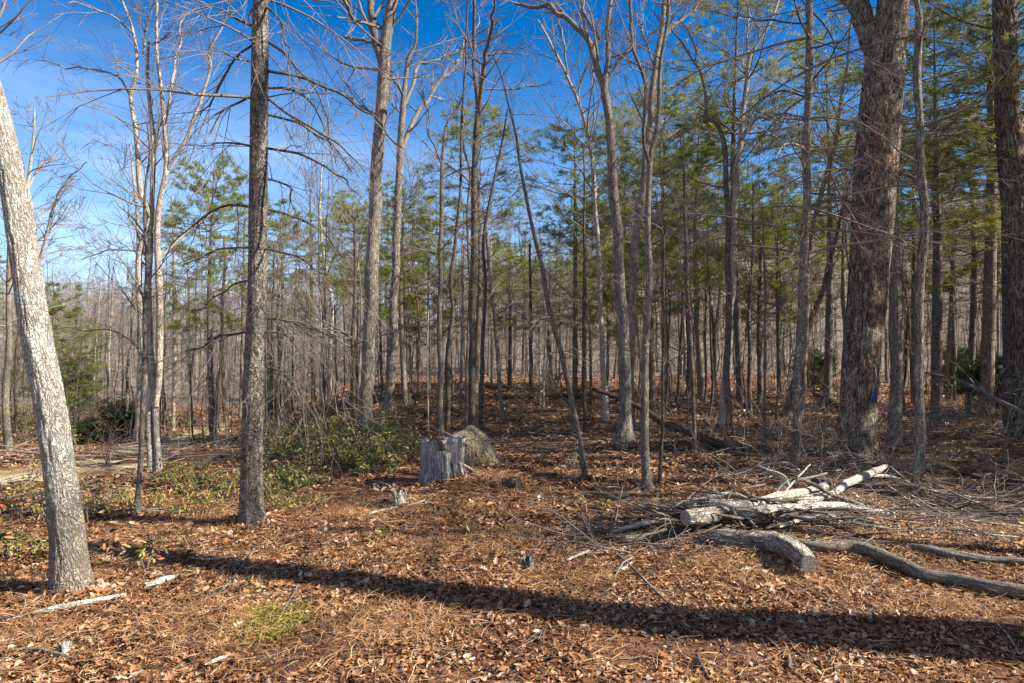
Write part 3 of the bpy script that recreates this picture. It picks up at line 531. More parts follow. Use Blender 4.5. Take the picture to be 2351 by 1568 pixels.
tree('slim_tree', 'distant reddish brown trunk above the yellow-green bush', BT, [[(2235, 868, 9), (2235, 750, 9), (2242, 600, 7), (2240, 500, 5)]], bk='rot', nb=10, bl=2, start=0.5, seed=42)
tree('slim_tree', 'straight dark trunk second from the right edge, with a thin one touching it', BT,
     [[(2263, 935, 20), (2263, 814, 19), (2266, 720, 18), (2272, 600, 17), (2282, 450, 14), (2290, 325, 12), (2296, 200, 9)]], bk='dark', style='deadpine', nb=0, bl=1.5, start=0.3, seed=43)
tree('slim_tree', 'thin trunk touching the right side of the straight dark trunk near the edge', BT, [[(2284, 925, 8), (2285, 800, 8), (2286, 700, 7), (2300, 560, 4)]], bk='slim', nb=10, bl=1.4, start=0.5, seed=44)
tree('pine_tree', 'thick furrowed pine trunk cut by the right edge of the view', 'pine tree',
     [[(2358, 1012, 58), (2355, 908, 54), (2346, 689, 52), (2337, 600, 52), (2330, 450, 54), (2317, 300, 50), (2309, 150, 46), (2307, 0, 45)]], bk='furrow', style='deadpine', nb=0, bl=1.2, start=0.35, seed=45, furrow=0.02, ext=5)
tree('slim_tree', 'pale straight trunk at the far left edge, left of the leaning pale tree', BT,
     [[(16, 1041, 17), (17, 939, 15), (18, 814, 13), (20, 720, 11), (22, 600, 9), (30, 480, 7), (38, 380, 4)]], bk='slim', nb=12, bl=1.5, start=0.45, seed=46)
tree('bare_tree', 'pale tree with a fan-shaped twiggy top against the sky behind the leaning pale trunk', BT,
     [[(95, 985, 14), (92, 800, 12), (90, 650, 11), (75, 500, 9), (65, 425, 8), (75, 330, 6), (80, 250, 4)]], [[(90, 610, 7), (105, 545, 6), (120, 485, 6), (145, 425, 4), (200, 370, 2)], [(66, 430, 5), (90, 385, 4), (125, 360, 3)]],
     bk='white', lim='white', nb=22, bl=2.6, start=0.5, seed=47, twig='twig', lev=3, nch=3)
# mid-distance trunks: (label, kind, bark, trunk)
MID = [
 ('pale pole-like tree on the orange far bank, left part', 'white', [(248, 941, 7), (250, 814, 6), (254, 751, 5), (260, 640, 3)]),
 ('thin pale stem among dark evergreens on the left', 'slim', [(289, 1003, 6), (292, 876, 6), (301, 767, 5), (305, 650, 3)]),
 ('pale trunk standing at the bend of the sandy path', 'white', [(398, 988, 9), (400, 845, 8), (400, 736, 8), (400, 600, 6), (395, 450, 4)]),
 ('dark slim trunk beside the green pine left of the tall bare-branched pine', 'dark', [(518, 972, 10), (512, 845, 9), (509, 720, 8), (515, 640, 7), (515, 540, 5)]),
 ('grey trunk just left of the tall bare-branched pine, partly behind its dead twigs', 'slim', [(553, 958, 9), (556, 800, 8), (560, 650, 7), (562, 500, 4)]),
 ('first thin trunk on the right of the tall bare-branched pine', 'slim', [(607, 960, 7), (606, 800, 7), (610, 690, 6), (612, 560, 4)]),
 ('second thin trunk on the right of the tall bare-branched pine', 'dark', [(622, 990, 8), (624, 850, 8), (628, 700, 7), (630, 560, 4)]),
 ('third thin trunk on the right of the tall bare-branched pine, pale', 'slim', [(644, 993, 7), (643, 860, 7), (640, 720, 6), (636, 560, 3)]),
 ('pale broken-topped pole at the left end of the laurel thicket', 'white', [(655, 992, 11), (655, 900, 10), (654, 860, 9)]),
 ('brown straight trunk above the left of the laurel thicket', 'rot', [(719, 928, 10), (718, 800, 9), (716, 700, 8), (714, 560, 6), (712, 450, 3)]),
 ('thin pale stem next to the brown trunk over the laurel thicket', 'white', [(738, 922, 6), (738, 800, 5), (735, 700, 4), (730, 600, 3)]),
 ('pale forked tree rising behind the laurel thicket into open sky', 'white', [(757, 932, 11), (758, 800, 10), (763, 700, 8), (745, 600, 8), (735, 500, 6), (738, 400, 4), (745, 300, 3)]),
 ('very thin stem behind the middle of the laurel thicket', 'slim', [(774, 950, 5), (772, 850, 5), (768, 700, 4)]),
 ('dark thin trunk close left of the laurel-thicket oak', 'dark', [(815, 1000, 9), (812, 900, 9), (811, 783, 9), (815, 650, 8), (816, 500, 5)]),
 ('thin dark trunk between the laurel-thicket oak and the forked trunk', 'dark', [(878, 915, 7), (874, 800, 6), (872, 700, 5)]),
 ('slim brown trunk in the distance, right of the forked trunk', 'rot', [(925, 897, 9), (926, 800, 8), (926, 690, 7), (924, 560, 5)]),
 ('hair-thin pale sapling right of the laurel thicket', 'white', [(983, 997, 4), (982, 850, 4), (982, 750, 4), (986, 650, 2)]),
 ('slim trunk in the leafy ground behind the close pair', 'slim', [(1056, 947, 7), (1060, 820, 7), (1062, 700, 6), (1066, 560, 4)]),
 ('slim dark trunk at the back of the middle opening', 'dark', [(1219, 910, 9), (1219, 800, 8), (1219, 700, 7), (1216, 560, 5)]),
 ('left of two thin pale poles at the back of the middle opening', 'white', [(1241, 932, 4), (1240, 850, 4), (1238, 740, 3)]),
 ('right of two thin pale poles at the back of the middle opening', 'white', [(1248, 937, 4), (1250, 850, 4), (1256, 740, 3)]),
 ('grey trunk left of the dark pole by the leaning dead trunk', 'slim', [(1321, 905, 8), (1321, 800, 7), (1321, 680, 7), (1322, 560, 5), (1318, 430, 4)]),
 ('dark straight pole just right of the leaning dead trunk', 'dark', [(1343, 982, 10), (1342, 850, 10), (1341, 700, 9), (1341, 600, 7), (1341, 450, 5), (1338, 330, 3)]),
 ('thin brown trunk left of the curving pale trunk', 'rot', [(1357, 930, 6), (1356, 820, 6), (1354, 700, 5)]),
 ('thin dark stem behind the slender forked trunk', 'dark', [(1555, 942, 6), (1558, 850, 6), (1564, 740, 5), (1570, 600, 3)]),
 ('slim dark trunk directly left of the straight one before the S-bend tree', 'dark', [(1580, 912, 9), (1580, 800, 9), (1576, 700, 7)]),
 ('brown crooked stem on the leafy floor left of the S-bent trunk', 'rot', [(1619, 923, 7), (1621, 850, 6), (1618, 750, 6), (1622, 620, 4)]),
 ('thin brown stem second from the S-bent trunk on its left', 'rot', [(1638, 914, 5), (1637, 800, 5), (1634, 700, 4)]),
 ('slim dark trunk right of the S-bent trunk', 'dark', [(1721, 965, 10), (1719, 845, 10), (1720, 720, 8), (1729, 560, 6), (1731, 430, 4)]),
 ('brown trunk two places right of the S-bent trunk', 'rot', [(1741, 941, 9), (1742, 820, 9), (1742, 700, 8), (1748, 560, 5)]),
 ('thin trunk seen in the gap left of the giant oak', 'slim', [(1790, 905, 6), (1792, 800, 6), (1796, 650, 5)]),
 ('thin dark stem seen between the giant oak and its right neighbour', 'dark', [(2036, 880, 8), (2034, 780, 8), (2030, 690, 7)]),
 ('dark leaning stem between the rough trunk and the slim wavy trunk', 'dark', [(2075, 890, 13), (2084, 770, 11), (2105, 690, 9), (2130, 620, 7)]),
 ('slim reddish trunk far behind the slim wavy trunk', 'rot', [(2095, 905, 7), (2090, 800, 7), (2085, 700, 5)]),
 ('pale pole on the left slope nearest the sky gap', 'white', [(212, 930, 7), (215, 850, 6), (222, 760, 5), (232, 650, 3)]),
 ('slim trunk between the path bend and the green pine', 'slim', [(440, 965, 7), (438, 860, 7), (436, 750, 6), (432, 620, 4)]),
]
for i, (lab, bk_, pts) in enumerate(MID):
    big = pts[-1][1] < 520
    tree('slim_tree', lab, BT, [pts], bk=bk_, nb=13 if big else 9, bl=2.2 if big else 1.5, start=0.4, seed=100 + i, flare=0.2, lev=2, nch=3)
tree('vine_covered_tree', 'curving pale trunk with greenish vine on its middle, left of the flared-foot oak', BT,
     [[(1389, 966, 16), (1388, 900, 13), (1383, 814, 12), (1378, 720, 11), (1374, 625, 11), (1369, 500, 10), (1359, 375, 9), (1344, 290, 8), (1324, 225, 8), (1299, 165, 7), (1264, 100, 6), (1234, 45, 4)]],
     [[(1347, 300, 5), (1353, 250, 4), (1362, 180, 4), (1366, 90, 2)], [(1302, 170, 5), (1296, 110, 5), (1285, 60, 3), (1280, 0, 2)]], bk='white', lim='white', nb=18, bl=2.2, start=0.5, seed=60)
# trees just outside the frame whose trunks throw the long shadows
def side_tree(x, y, h, r, seed, bend=0.0, nb=26, label='', bl=2.0):
    rg = random.Random(seed); z0 = float(ground(x, y)); root = empty('oak_tree', (x, y, z0)); tag(root, label, BT, 'trees beyond the right edge of the view')
    P = [(x, y, z0 - 0.1, r), (x, y, z0 + 1.5, r * 0.9)]
    for k in range(1, 8):
        t = k / 7; P.append((x + rg.uniform(-.1, .1), y + bend * max(0, t - 0.3) ** 1.2, z0 + 1.5 + (h - 1.5) * t, r * (0.9 - 0.72 * t)))
    Q = catmull(P, 0.2); link_mesh('trunk', trunk_mesh('trunk', Q, (x, y, z0), 18, 0.05, flare=0.3, zb=z0, ox=seed), M['oak'], root); fine = []
    for k in range(nb):
        t = rg.uniform(0.5, 1); q = Q[int(t * (len(Q) - 1))]; az = rg.uniform(0, 6.28); el = rg.uniform(0.2, 1)
        grow(rg, fine, tuple(q[:3]), (math.cos(az) * math.cos(el), math.sin(az) * math.cos(el), math.sin(el)), bl * rg.uniform(0.6, 1.3), 0.02, 2, 0.004)
    link_mesh('crown', tubes_mesh('crown', fine, (x, y, z0)), M['twig'], root)
side_tree(7.3, 2.85, 11.5, 0.33, 71, 2.9, label='large oak standing out of view to the right of the lowest shadow band')
for i, (x, y, h, r) in enumerate([(9.5, 5.6, 11, .10), (11.5, 7.4, 13, .12), (10.2, 9.4, 12, .14), (13.5, 8.7, 14, .16), (13.0, 12.5, 14, .13), (16.5, 10.6, 15, .2), (12.0, 11.0, 13, .09), (18.0, 14.5, 16, .16), (15.5, 16.5, 15, .14), (21, 19, 16, .2), (8.5, 4.5, 9, .10), (9.0, 6.4, 10, .16), (9.8, 7.1, 11, .13), (10.6, 7.9, 11, .13), (11.2, 9.0, 10, .11), (12.4, 9.9, 12, .15), (13.2, 11.4, 12, .14), (11.8, 8.5, 12, .09), (14.2, 10.6, 13, .12)]):
    side_tree(x, y, h, r, 80 + i, rngN.uniform(-1, 1), 22, ['first', 'second', 'third', 'fourth', 'fifth', 'sixth', 'seventh', 'eighth', 'ninth', 'tenth', 'eleventh', 'twelfth', 'thirteenth', 'fourteenth', 'fifteenth', 'sixteenth', 'seventeenth', 'eighteenth', 'nineteenth', 'twentieth'][i] + ' bare oak of those standing out of view beyond the right edge')
print("heroes done", len(C.objects))
# ------------------------------------------------------------------ tree prototypes and copies
def proto_dec(seed, h, r, nb, bl, bk_, tw, lev=2, fork=False, start=0.4):
    rg = random.Random(seed); P = [(0, 0, -0.3, r * 1.15)]; x = y = 0
    for k in range(0, 9):
        t = k / 8; P.append((x, y, h * t, max(0.006, r * (1 - 0.88 * t)))); x += rg.gauss(0, 0.02 * h / 8 + 0.05); y += rg.gauss(0, 0.02 * h / 8 + 0.05)
    Q = catmull(P, 0.3); tm = trunk_mesh('trunk', Q, (0, 0, 0), 9 if r > 0.05 else 6, 0.08, flare=0.25, zb=0, ox=seed); fine = []
    for k in range(nb):
        t = rg.uniform(start, 1); q = Q[int(t * (len(Q) - 1))]; az = rg.uniform(0, 6.28); el = rg.uniform(0.25, 1.1); ll = bl * rg.uniform(0.5, 1.3) * (1.3 - 0.6 * t)
        grow(rg, fine, tuple(q[:3]), (math.cos(az) * math.cos(el), math.sin(az) * math.cos(el), math.sin(el)), ll, max(0.006, min(q[3] * 0.5, 0.010 * ll)), lev, 0.005, 0.06, 0.2, 4)
    tm.materials.append(M[bk_]); cm = tubes_mesh('crown', fine); cm.materials.append(M[tw]); return [('trunk', tm), ('crown', cm)]
def proto_pine(seed, h, r, start, bl, dens=1.0, nm_='needle'):
    fl = 0.68 if nm_ == 'needle' else 1.0
    rg = random.Random(seed); Q = catmull([(0, 0, -0.3, r * 1.1), (0, 0, 0.3, r), (rg.uniform(-.2, .2), rg.uniform(-.2, .2), h * 0.5, r * 0.65), (0, 0, h, 0.012)], 0.3)
    tm = trunk_mesh('trunk', Q, (0, 0, 0), 10, 0.06, flare=0.2, zb=0, ox=seed); fine = []; tips = []; z = h * start * 0.45
    while z < h * 0.985:
        t = z / h; i = int(np.argmin(np.abs(Q[:, 2] - z))); q = Q[i]; live = t > start; kk = rg.randint(4, 6) if live else rg.randint(1, 3); a0 = rg.uniform(0, 6.3)
        s_ = (t - start) / (1 - start); prof = max(0.22, 0.3 + 0.75 * math.sin(math.pi * min(1.0, 0.18 + 0.80 * s_))) if live else 0.5
        prof *= rg.uniform(0.55, 1.3); f0, t0 = len(fine), len(tips)
        for j in range(kk):
            az = a0 + j * 6.283 / kk + rg.uniform(-.35, .35); el = rg.uniform(-0.05, 0.45) + (1.2 * max(0, t - 0.75)); ll = bl * prof * rg.uniform(0.55, 1.25)
            grow(rg, fine, tuple(q[:3]), (math.cos(az) * math.cos(el), math.sin(az) * math.cos(el), math.sin(el)), ll, max(0.006, 0.011 * ll), 2 if live and ll > 0.8 else 1, 0.004, 0.02 if live else -0.03, 0.14, 4, 0.7, tips if live else None)
        for q_ in range(f0, len(fine)): fine[q_] = ([(a_, b_, z + (c_ - z) * fl) for a_, b_, c_ in fine[q_][0]], fine[q_][1])
        for q_ in range(t0, len(tips)): (a_, b_, c_), dd_ = tips[q_]; tips[q_] = ((a_, b_, z + (c_ - z) * fl), dd_)
        z += rg.uniform(0.2, 0.6) * (h / 12) / dens
    tm.materials.append(M['pine']); bm_ = tubes_mesh('branches', fine); bm_.materials.append(M['twig'])
    keep = [t_ for t_ in tips if rg.random() < 0.66]
    nm = needle_mesh('crown', keep, rg, blades=13, L_=0.14, wd=0.012); nm.materials.append(M[nm_])
    print('pine', len(keep)); return [('trunk', tm), ('branches', bm_), ('crown', nm)]
PD = [proto_dec(201, 14, .11, 15, 2.6, 'slim', 'twig'), proto_dec(202, 16, .14, 17, 3.0, 'oak', 'twiglight'), proto_dec(203, 12, .075, 12, 2.0, 'dark', 'twig'), proto_dec(204, 15, .10, 15, 2.4, 'white', 'twiglight'), proto_dec(205, 13, .09, 13, 2.2, 'rot', 'twiglight'), proto_dec(206, 17, .13, 16, 2.8, 'slim', 'twiglight')]
PS = [proto_dec(211, 5.5, .024, 16, 1.0, 'slim', 'twiglight', 1, start=0.2), proto_dec(212, 6.5, .03, 18, 1.2, 'rot', 'twigred', 1, start=0.2), proto_dec(213, 4.5, .02, 18, 0.9, 'dark', 'twig', 1, start=0.15)]
PE = [proto_pine(221, 12, .13, 0.38, 2.0), proto_pine(222, 15, .16, 0.45, 2.4), proto_pine(223, 10, .10, 0.3, 1.7), proto_pine(224, 13, .12, 0.5, 2.1, 0.85)]
PB = [proto_pine(231, 2.4, .03, 0.05, 1.1, 1.3, 'needledark'), proto_pine(232, 1.7, .025, 0.04, 0.9, 1.3, 'needledark')]
def place(proto, name, label, cat, x, y, sc, rot, group=None, sz=None):
    root = empty(name, (x, y, float(ground(x, y)))); root.scale = (sc, sc, sz or sc); root.rotation_euler = (0, 0, rot); tag(root, label, cat, group)
    for nm, me_ in proto:
        o = bpy.data.objects.new(nm, me_); C.objects.link(o); o.parent = root
    return root
R_ = random.Random(77)
# green pines placed where the photograph shows them: (x, foot y, top y, proto, label)
PH = {0: 12, 1: 15, 2: 10, 3: 13}
for (px, py, ty, k, lab) in [
    (489, 1016, 370, 0, 'green pine against open sky between the path and the tall bare-branched pine'),
    (640, 960, 470, 0, 'green pine close behind the tall bare-branched pine, to its right'),
    (815, 925, 480, 3, 'green pine behind the laurel thicket, left of its oak'),
    (930, 935, 420, 0, 'broad green pine behind the forked trunk'),
    (985, 905, 520, 2, 'small green pine left of the close pair of slim trunks'),
    (1090, 930, 255, 3, 'dark-crowned pine with its top behind the central twin-leader trunk'),
    (1170, 890, 560, 0, 'green pine at the back left of the middle opening'),
    (1265, 893, 600, 1, 'green pine behind the leaning dead trunk'),
    (1320, 915, 290, 3, 'sparse tall pine between the leaning dead trunk and the flared-foot oak'),
    (1395, 893, 560, 2, 'green pine behind the vine-covered trunk'),
    (1530, 905, 190, 1, 'tall green pine right behind the slender forked trunk'),
    (1610, 920, 230, 0, 'tall green pine behind the upper bend of the S-bent trunk'),
    (1745, 900, 380, 0, 'green pine left of the shaggy pine trunk'),
    (1790, 915, 420, 2, 'smaller green pine close left of the shaggy pine trunk'),
    (1900, 925, 130, 1, 'tall green pine in the gap between the shaggy pine and the giant oak'),
    (1950, 905, 300, 3, 'green pine half hidden behind the giant oak'),
    (2100, 930, 300, 0, 'green pine behind the slim wavy trunk'),
    (2150, 985, 40, 1, 'large bright green pine filling the gap near the right edge'),
    (2225, 945, 260, 0, 'green pine left of the furrowed pine at the right edge'),
    (2320, 1000, -140, 1, 'large green pine right behind the furrowed pine at the right edge'),
    (2265, 960, -250, 1, 'very tall green pine just left of the furrowed pine at the right edge'),
    (1700, 925, -80, 3, 'thin-crowned tall pine right behind the S-bent trunk'),
    (2290, 915, 330, 3, 'green pine low behind the furrowed pine at the right edge')]:
    g = G(px, py); top = W(px, ty, g[1])[2]; s_ = (top - g[2]) / PH[k]
    place(PE[k], 'pine_tree', lab, 'pine tree', g[0], g[1], max(s_ * 1.15, 0.7) if s_ < 1 else min(s_, 1.35), R_.uniform(0, 6.28), 'green pines in the wood', sz=s_)
for (px, py, k, sc, lab) in [
    (205, 1022, 1, 0.8, 'low dark evergreen shrub left of the darkest one'), (275, 1000, 0, 0.9, 'darkest evergreen shrub under the pale pole-like tree'),
    (302, 1008, 1, 0.9, 'dark evergreen shrub just left of the clump foot'), (165, 950, 0, 1.6, 'blue-green young evergreen seen above the other shrubs'),
    (2215, 905, 0, 1.0, 'yellow-green bush in the gap near the right edge'), (1870, 900, 0, 1.0, 'small evergreen left of the giant oak'),
    (2300, 955, 1, 1.2, 'low evergreen by the furrowed pine at the right edge')]:
    g = G(px, py); sc *= 0.6; place(PB[k], 'evergreen_shrub', lab, 'shrub', g[0], g[1], sc, R_.uniform(0, 6.28))
for i, (x, y, k, sc) in enumerate([(12.5, 8.6, 2, 0.75), (14.5, 11.8, 0, 0.7), (18, 16, 3, 0.7), (16, 13.2, 2, 0.8), (10.8, 7.3, 2, 0.62), (12.0, 10.2, 0, 0.55)]):
    place(PE[k], 'pine_tree', ['nearest but one', 'middle', 'farthest', 'next to farthest', 'nearest', 'second nearest'][i] + ' green pine standing out of view beyond the right edge', 'pine tree', x, y, sc, i * 1.3, 'green pines beyond the right edge of the view')
# filler individuals
def region(u):
    return ('the left slope', 'the wood behind the laurel thicket', 'the wood behind the middle opening', 'the wood right of centre', 'the wood behind the giant oak')[0 if u < -0.45 else 1 if u < -0.15 else 2 if u < 0.12 else 3 if u < 0.42 else 4]
def clear(x, y):
    u = x / y
    if near_path(np.array([x]), np.array([y]), 1.2)[0]: return False
    if y < 14: return False
    if -0.12 < u < 0.16 and y < 23: return False
    if u < -0.55 and y < 19: return False
    return True
cnt = 0; used = []
while cnt < 120:
    y = 15 + 42 * R_.random() ** 1.15; u = R_.uniform(-0.82, 0.84); x = u * y
    if not clear(x, y) or any((x - a) ** 2 + (y - b_) ** 2 < 0.8 for a, b_ in used): continue
    if u > 0.3 and R_.random() < 0.55: continue
    used.append((x, y)); rn = region(u); pine = R_.random() < (0.02 if u < -0.3 else 0.18 if u < 0.3 else 0.08)
    ty_ = R_.uniform(560, 690) if u < -0.3 else R_.uniform(380, 640) if u < 0.1 else R_.uniform(180, 560); H_ = 1.6 + (800 - ty_) * y / FV - float(ground(x, y)); kp = R_.randrange(4)
    if pine: place(PE[kp], 'pine_tree', 'distant green-crowned pine in ' + rn, 'pine tree', x, y, min(1.1, max(0.5, H_ / PH[kp] * 1.05)), R_.uniform(0, 6.28), 'pines of ' + rn, sz=H_ / PH[kp])
    else:
        k = R_.choice((0, 1, 2, 3, 4, 5, 0, 2)); sz_ = H_ / (14, 16, 12, 15, 13, 17)[k]; sc = min(0.95, max(0.4, sz_ * 1.1))
        place(PD[k], 'bare_tree', {0: 'grey', 1: 'stout grey', 2: 'dark slender', 3: 'pale', 4: 'brown', 5: 'tall grey'}[k] + ' leafless tree deep in ' + rn, BT, x, y, sc, R_.uniform(0, 6.28), 'leafless trees of ' + rn, sz=sz_)
    cnt += 1
cnt = 0
while cnt < 50:
    y = R_.uniform(13, 28); u = R_.uniform(-0.5, 0.8); x = u * y
    if not clear(x, y): continue
    place(PS[R_.randrange(3)], 'sapling', 'thin leafless sapling standing in ' + region(u), 'sapling', x, y, R_.uniform(0.6, 1.1), R_.uniform(0, 6.28), 'saplings of ' + region(u)); cnt += 1
# ---- the rest of the wood, beyond counting: instances on points
def scatter(name, label, protos, pts, scales, seed):
    coll = bpy.data.collections.new(name + "_kinds")
    for pr in protos:
        # one joined mesh per kind
        VV, polys, mi, base, mats, tcs, rn = [], {3: [], 4: []}, {3: [], 4: []}, 0, [], [], []
        for nm, me_ in pr:
            nv = len(me_.vertices); co = np.empty(nv * 3, np.float32); me_.vertices.foreach_get("co", co); VV.append(co.reshape(-1, 3))
            nl = len(me_.loops); lv = np.empty(nl, np.int32); me_.loops.foreach_get("vertex_index", lv); k = nl // len(me_.polygons)
            polys[k].append(lv.reshape(-1, k) + base); mi[k].append(np.full(len(me_.polygons), len(mats))); base += nv; mats.append(me_.materials[0])
            if 'tc' in me_.attributes:
                a = np.empty(nv * 3, np.float32); me_.attributes['tc'].data.foreach_get("vector", a); tcs.append(a.reshape(-1, 3)); rn.append(np.zeros(nv))
            else:
                a = np.empty(nv, np.float32); me_.attributes['rnd'].data.foreach_get("value", a); tcs.append(np.zeros((nv, 3))); rn.append(a)
        pl = []; ml = []
        for k in (3, 4):
            if polys[k]: pl.append(np.concatenate(polys[k])); ml.append(np.concatenate(mi[k]))
        jm = make_mesh('kind', np.concatenate(VV), pl, {"tc": np.concatenate(tcs), "rnd": np.concatenate(rn)}, np.concatenate(ml))
        for mm in mats: jm.materials.append(mm)
        o = bpy.data.objects.new('kind', jm); coll.objects.link(o)
    g_ = np.random.default_rng(seed); pts = np.array(pts)
    pm = bpy.data.meshes.new(name); pm.vertices.add(len(pts)); pm.vertices.foreach_set("co", pts.astype(np.float32).ravel())
    for k, a in (("sc", scales), ("rz", g_.uniform(0, 6.28, len(pts)))):
        at = pm.attributes.new(k, 'FLOAT', 'POINT'); at.data.foreach_set("value", np.asarray(a, np.float32))
    ob = bpy.data.objects.new(name, pm); C.objects.link(ob); tag(ob, label, kind='stuff')
    ng = bpy.data.node_groups.new(name, 'GeometryNodeTree'); ng.interface.new_socket("Geometry", in_out='INPUT', socket_type='NodeSocketGeometry'); ng.interface.new_socket("Geometry", in_out='OUTPUT', socket_type='NodeSocketGeometry')
    n = ng.nodes; l = ng.links; gi = n.new("NodeGroupInput"); go = n.new("NodeGroupOutput"); ip = n.new("GeometryNodeInstanceOnPoints"); ci = n.new("GeometryNodeCollectionInfo")
    ci.inputs['Collection'].default_value = coll; ci.inputs['Separate Children'].default_value = True; ci.inputs['Reset Children'].default_value = True
    a1 = n.new("GeometryNodeInputNamedAttribute"); a1.data_type = 'FLOAT'; a1.inputs[0].default_value = "sc"; a2 = n.new("GeometryNodeInputNamedAttribute"); a2.data_type = 'FLOAT'; a2.inputs[0].default_value = "rz"
    cx = n.new("ShaderNodeCombineXYZ"); l.new(a2.outputs[0], cx.inputs[2]); ip.inputs['Pick Instance'].default_value = True
    l.new(gi.outputs[0], ip.inputs['Points']); l.new(ci.outputs[0], ip.inputs['Instance']); l.new(cx.outputs[0], ip.inputs['Rotation']); l.new(a1.outputs[0], ip.inputs['Scale']); l.new(ip.outputs[0], go.inputs[0])
    md = ob.modifiers.new("scatter", 'NODES'); md.node_group = ng; return ob
gq = np.random.default_rng(9)
def far_points(n_, y0, y1, u0, u1, p=1.0):
    y = y0 + (y1 - y0) * gq.random(n_) ** p; u = gq.uniform(u0, u1, n_); x = u * y; return np.stack([x, y, ground(x, y) - 0.1], 1)
P1 = np.concatenate([far_points(1500, 50, 240, -1.0, 1.05, 0.9), far_points(900, 42, 170, -1.0, -0.2, 0.8), far_points(1300, 75, 220, -0.05, 1.05, 0.9)])
scatter('distant_woods', 'grey mass of leafless trees covering the far slopes', [PD[0], PD[1], PD[3], PD[5]], P1, np.clip(((800 - np.where(P1[:, 0] / P1[:, 1] < -0.25, gq.uniform(650, 745, len(P1)), gq.uniform(540, 700, len(P1)))) / FV * P1[:, 1] + 1.6 - P1[:, 2]) / 15, 0.3, 0.95), 1)
P2 = np.concatenate([far_points(90, 60, 230, -0.25, 1.05, 0.9), far_points(170, 95, 235, 0.1, 1.05, 0.9)]); P2b = far_points(8, 90, 200, -0.9, -0.25)
P2 = np.concatenate([P2, P2b]); scatter('distant_pines', 'green pines mixed through the far slopes', [PE[0], PE[1], PE[3]], P2, gq.uniform(0.6, 0.9, len(P2)), 2)
P3 = far_points(1300, 21, 80, -0.9, 1.0, 0.8); P3 = P3[(P3[:, 0] / P3[:, 1] < 0.35) | (gq.random(len(P3)) < 0.85)]; P3 = P3[~((np.abs(P3[:, 0] / P3[:, 1] - 0.02) < 0.14) & (P3[:, 1] < 25))]
scatter('thin_saplings', 'brownish haze of thin saplings through the wood', PS, P3, gq.uniform(0.6, 1.2, len(P3)), 3)

# ------------------------------------------------------------------ ground cover (beyond counting)
def leaf_template(kind):
    if kind == 'oak':
        o = [(0, -.5), (.10, -.36), (.07, -.27), (.24, -.16), (.11, -.07), (.32, .07), (.13, .14), (.25, .30), (.09, .33), (0, .5)]
    elif kind == 'oval':
        o = [(0, -.5), (.14, -.3), (.22, -.02), (.15, .28), (0, .5)]
    else:
        o = [(0, -.5), (.2, 0.0), (0, .5)]
    r_ = np.array(o); n_ = len(r_); mid = np.stack([np.zeros(n_), r_[:, 1]], 1); lft = r_ * [-1, 1]
    V = np.concatenate([mid, r_[1:-1], lft[1:-1]]); V = np.concatenate([V, np.zeros((len(V), 1))], 1); q = []
    R0 = n_ - 1; L0 = n_ - 1 + n_ - 2
    q.append((0, n_, 1)); q.append((0, 1, n_ + n_ - 2))
    for i in range(1, n_ - 2):
        a, b_ = n_ + i - 1, n_ + i; c_, d_ = n_ + n_ - 2 + i - 1, n_ + n_ - 2 + i
        q += [(i, a, b_), (i, b_, i + 1), (i, i + 1, d_), (i, d_, c_)]
    q.append((n_ - 2, n_ + n_ - 3, n_ - 1)); q.append((n_ - 2, n_ - 1, n_ + 2 * (n_ - 2) - 1)); return V, np.array(q)
def leaves(name, label, kind, P, size, mat, tilt=0.5, curl=0.35, seed=0, rnd=None, aspect=1.0, upright=False, tail=''):
    g_ = np.random.default_rng(seed); T, Q = leaf_template(kind); n_ = len(P); T = T * [aspect, 1, 1]
    V = np.repeat(T[None], n_, 0); cu = g_.normal(0, curl, (n_, 1)); cu2 = g_.normal(0.1, curl, (n_, 1))
    V[..., 2] = cu * (V[..., 1] ** 2) * 2 + (np.abs(V[..., 0])) * (0.25 + cu2) + g_.normal(0, 0.02, V.shape[:2])
    V *= np.asarray(size).reshape(-1, 1, 1)
    a = g_.uniform(0, 6.283, n_); tx = g_.normal(0, tilt, n_); ty = g_.normal(0, tilt, n_)
    if upright: tx = tx + 0.9
    ca, sa = np.cos(a), np.sin(a); cx, sx_ = np.cos(tx), np.sin(tx); cy, sy = np.cos(ty), np.sin(ty)
    x, y, z = V[..., 0], V[..., 1], V[..., 2]
    x, z = x * cy[:, None] + z * sy[:, None], -x * sy[:, None] + z * cy[:, None]
    y, z = y * cx[:, None] - z * sx_[:, None], y * sx_[:, None] + z * cx[:, None]
    x, y = x * ca[:, None] - y * sa[:, None], x * sa[:, None] + y * ca[:, None]
    V = np.stack([x, y, z], -1) + P[:, None]; idx = np.arange(n_)[:, None, None] * len(T) + Q[None]
    r_ = rnd if rnd is not None else np.clip(g_.beta(2.0, 2.0, n_), 0, 1)
    m_ = make_mesh(name, V.reshape(-1, 3), [idx.reshape(-1, 3)], {"rnd": np.repeat(r_, len(T))}, smooth=False)
    return m_
def fan(n_, y0, y1, p=1.0, um=0.95, seed=0):
    g_ = np.random.default_rng(seed); y = np.sqrt(y0 ** 2 + (y1 ** 2 - y0 ** 2) * g_.random(n_) ** p); x = g_.uniform(-um, um, n_) * (y + 0.6); return x, y
def cov(x, y, thr=0.0, s=0.9, o=0):   # patchy cover
    return vnoise(x * s + o, y * s) + 0.5 * vnoise(x * s * 3, y * s * 3 + o) > thr
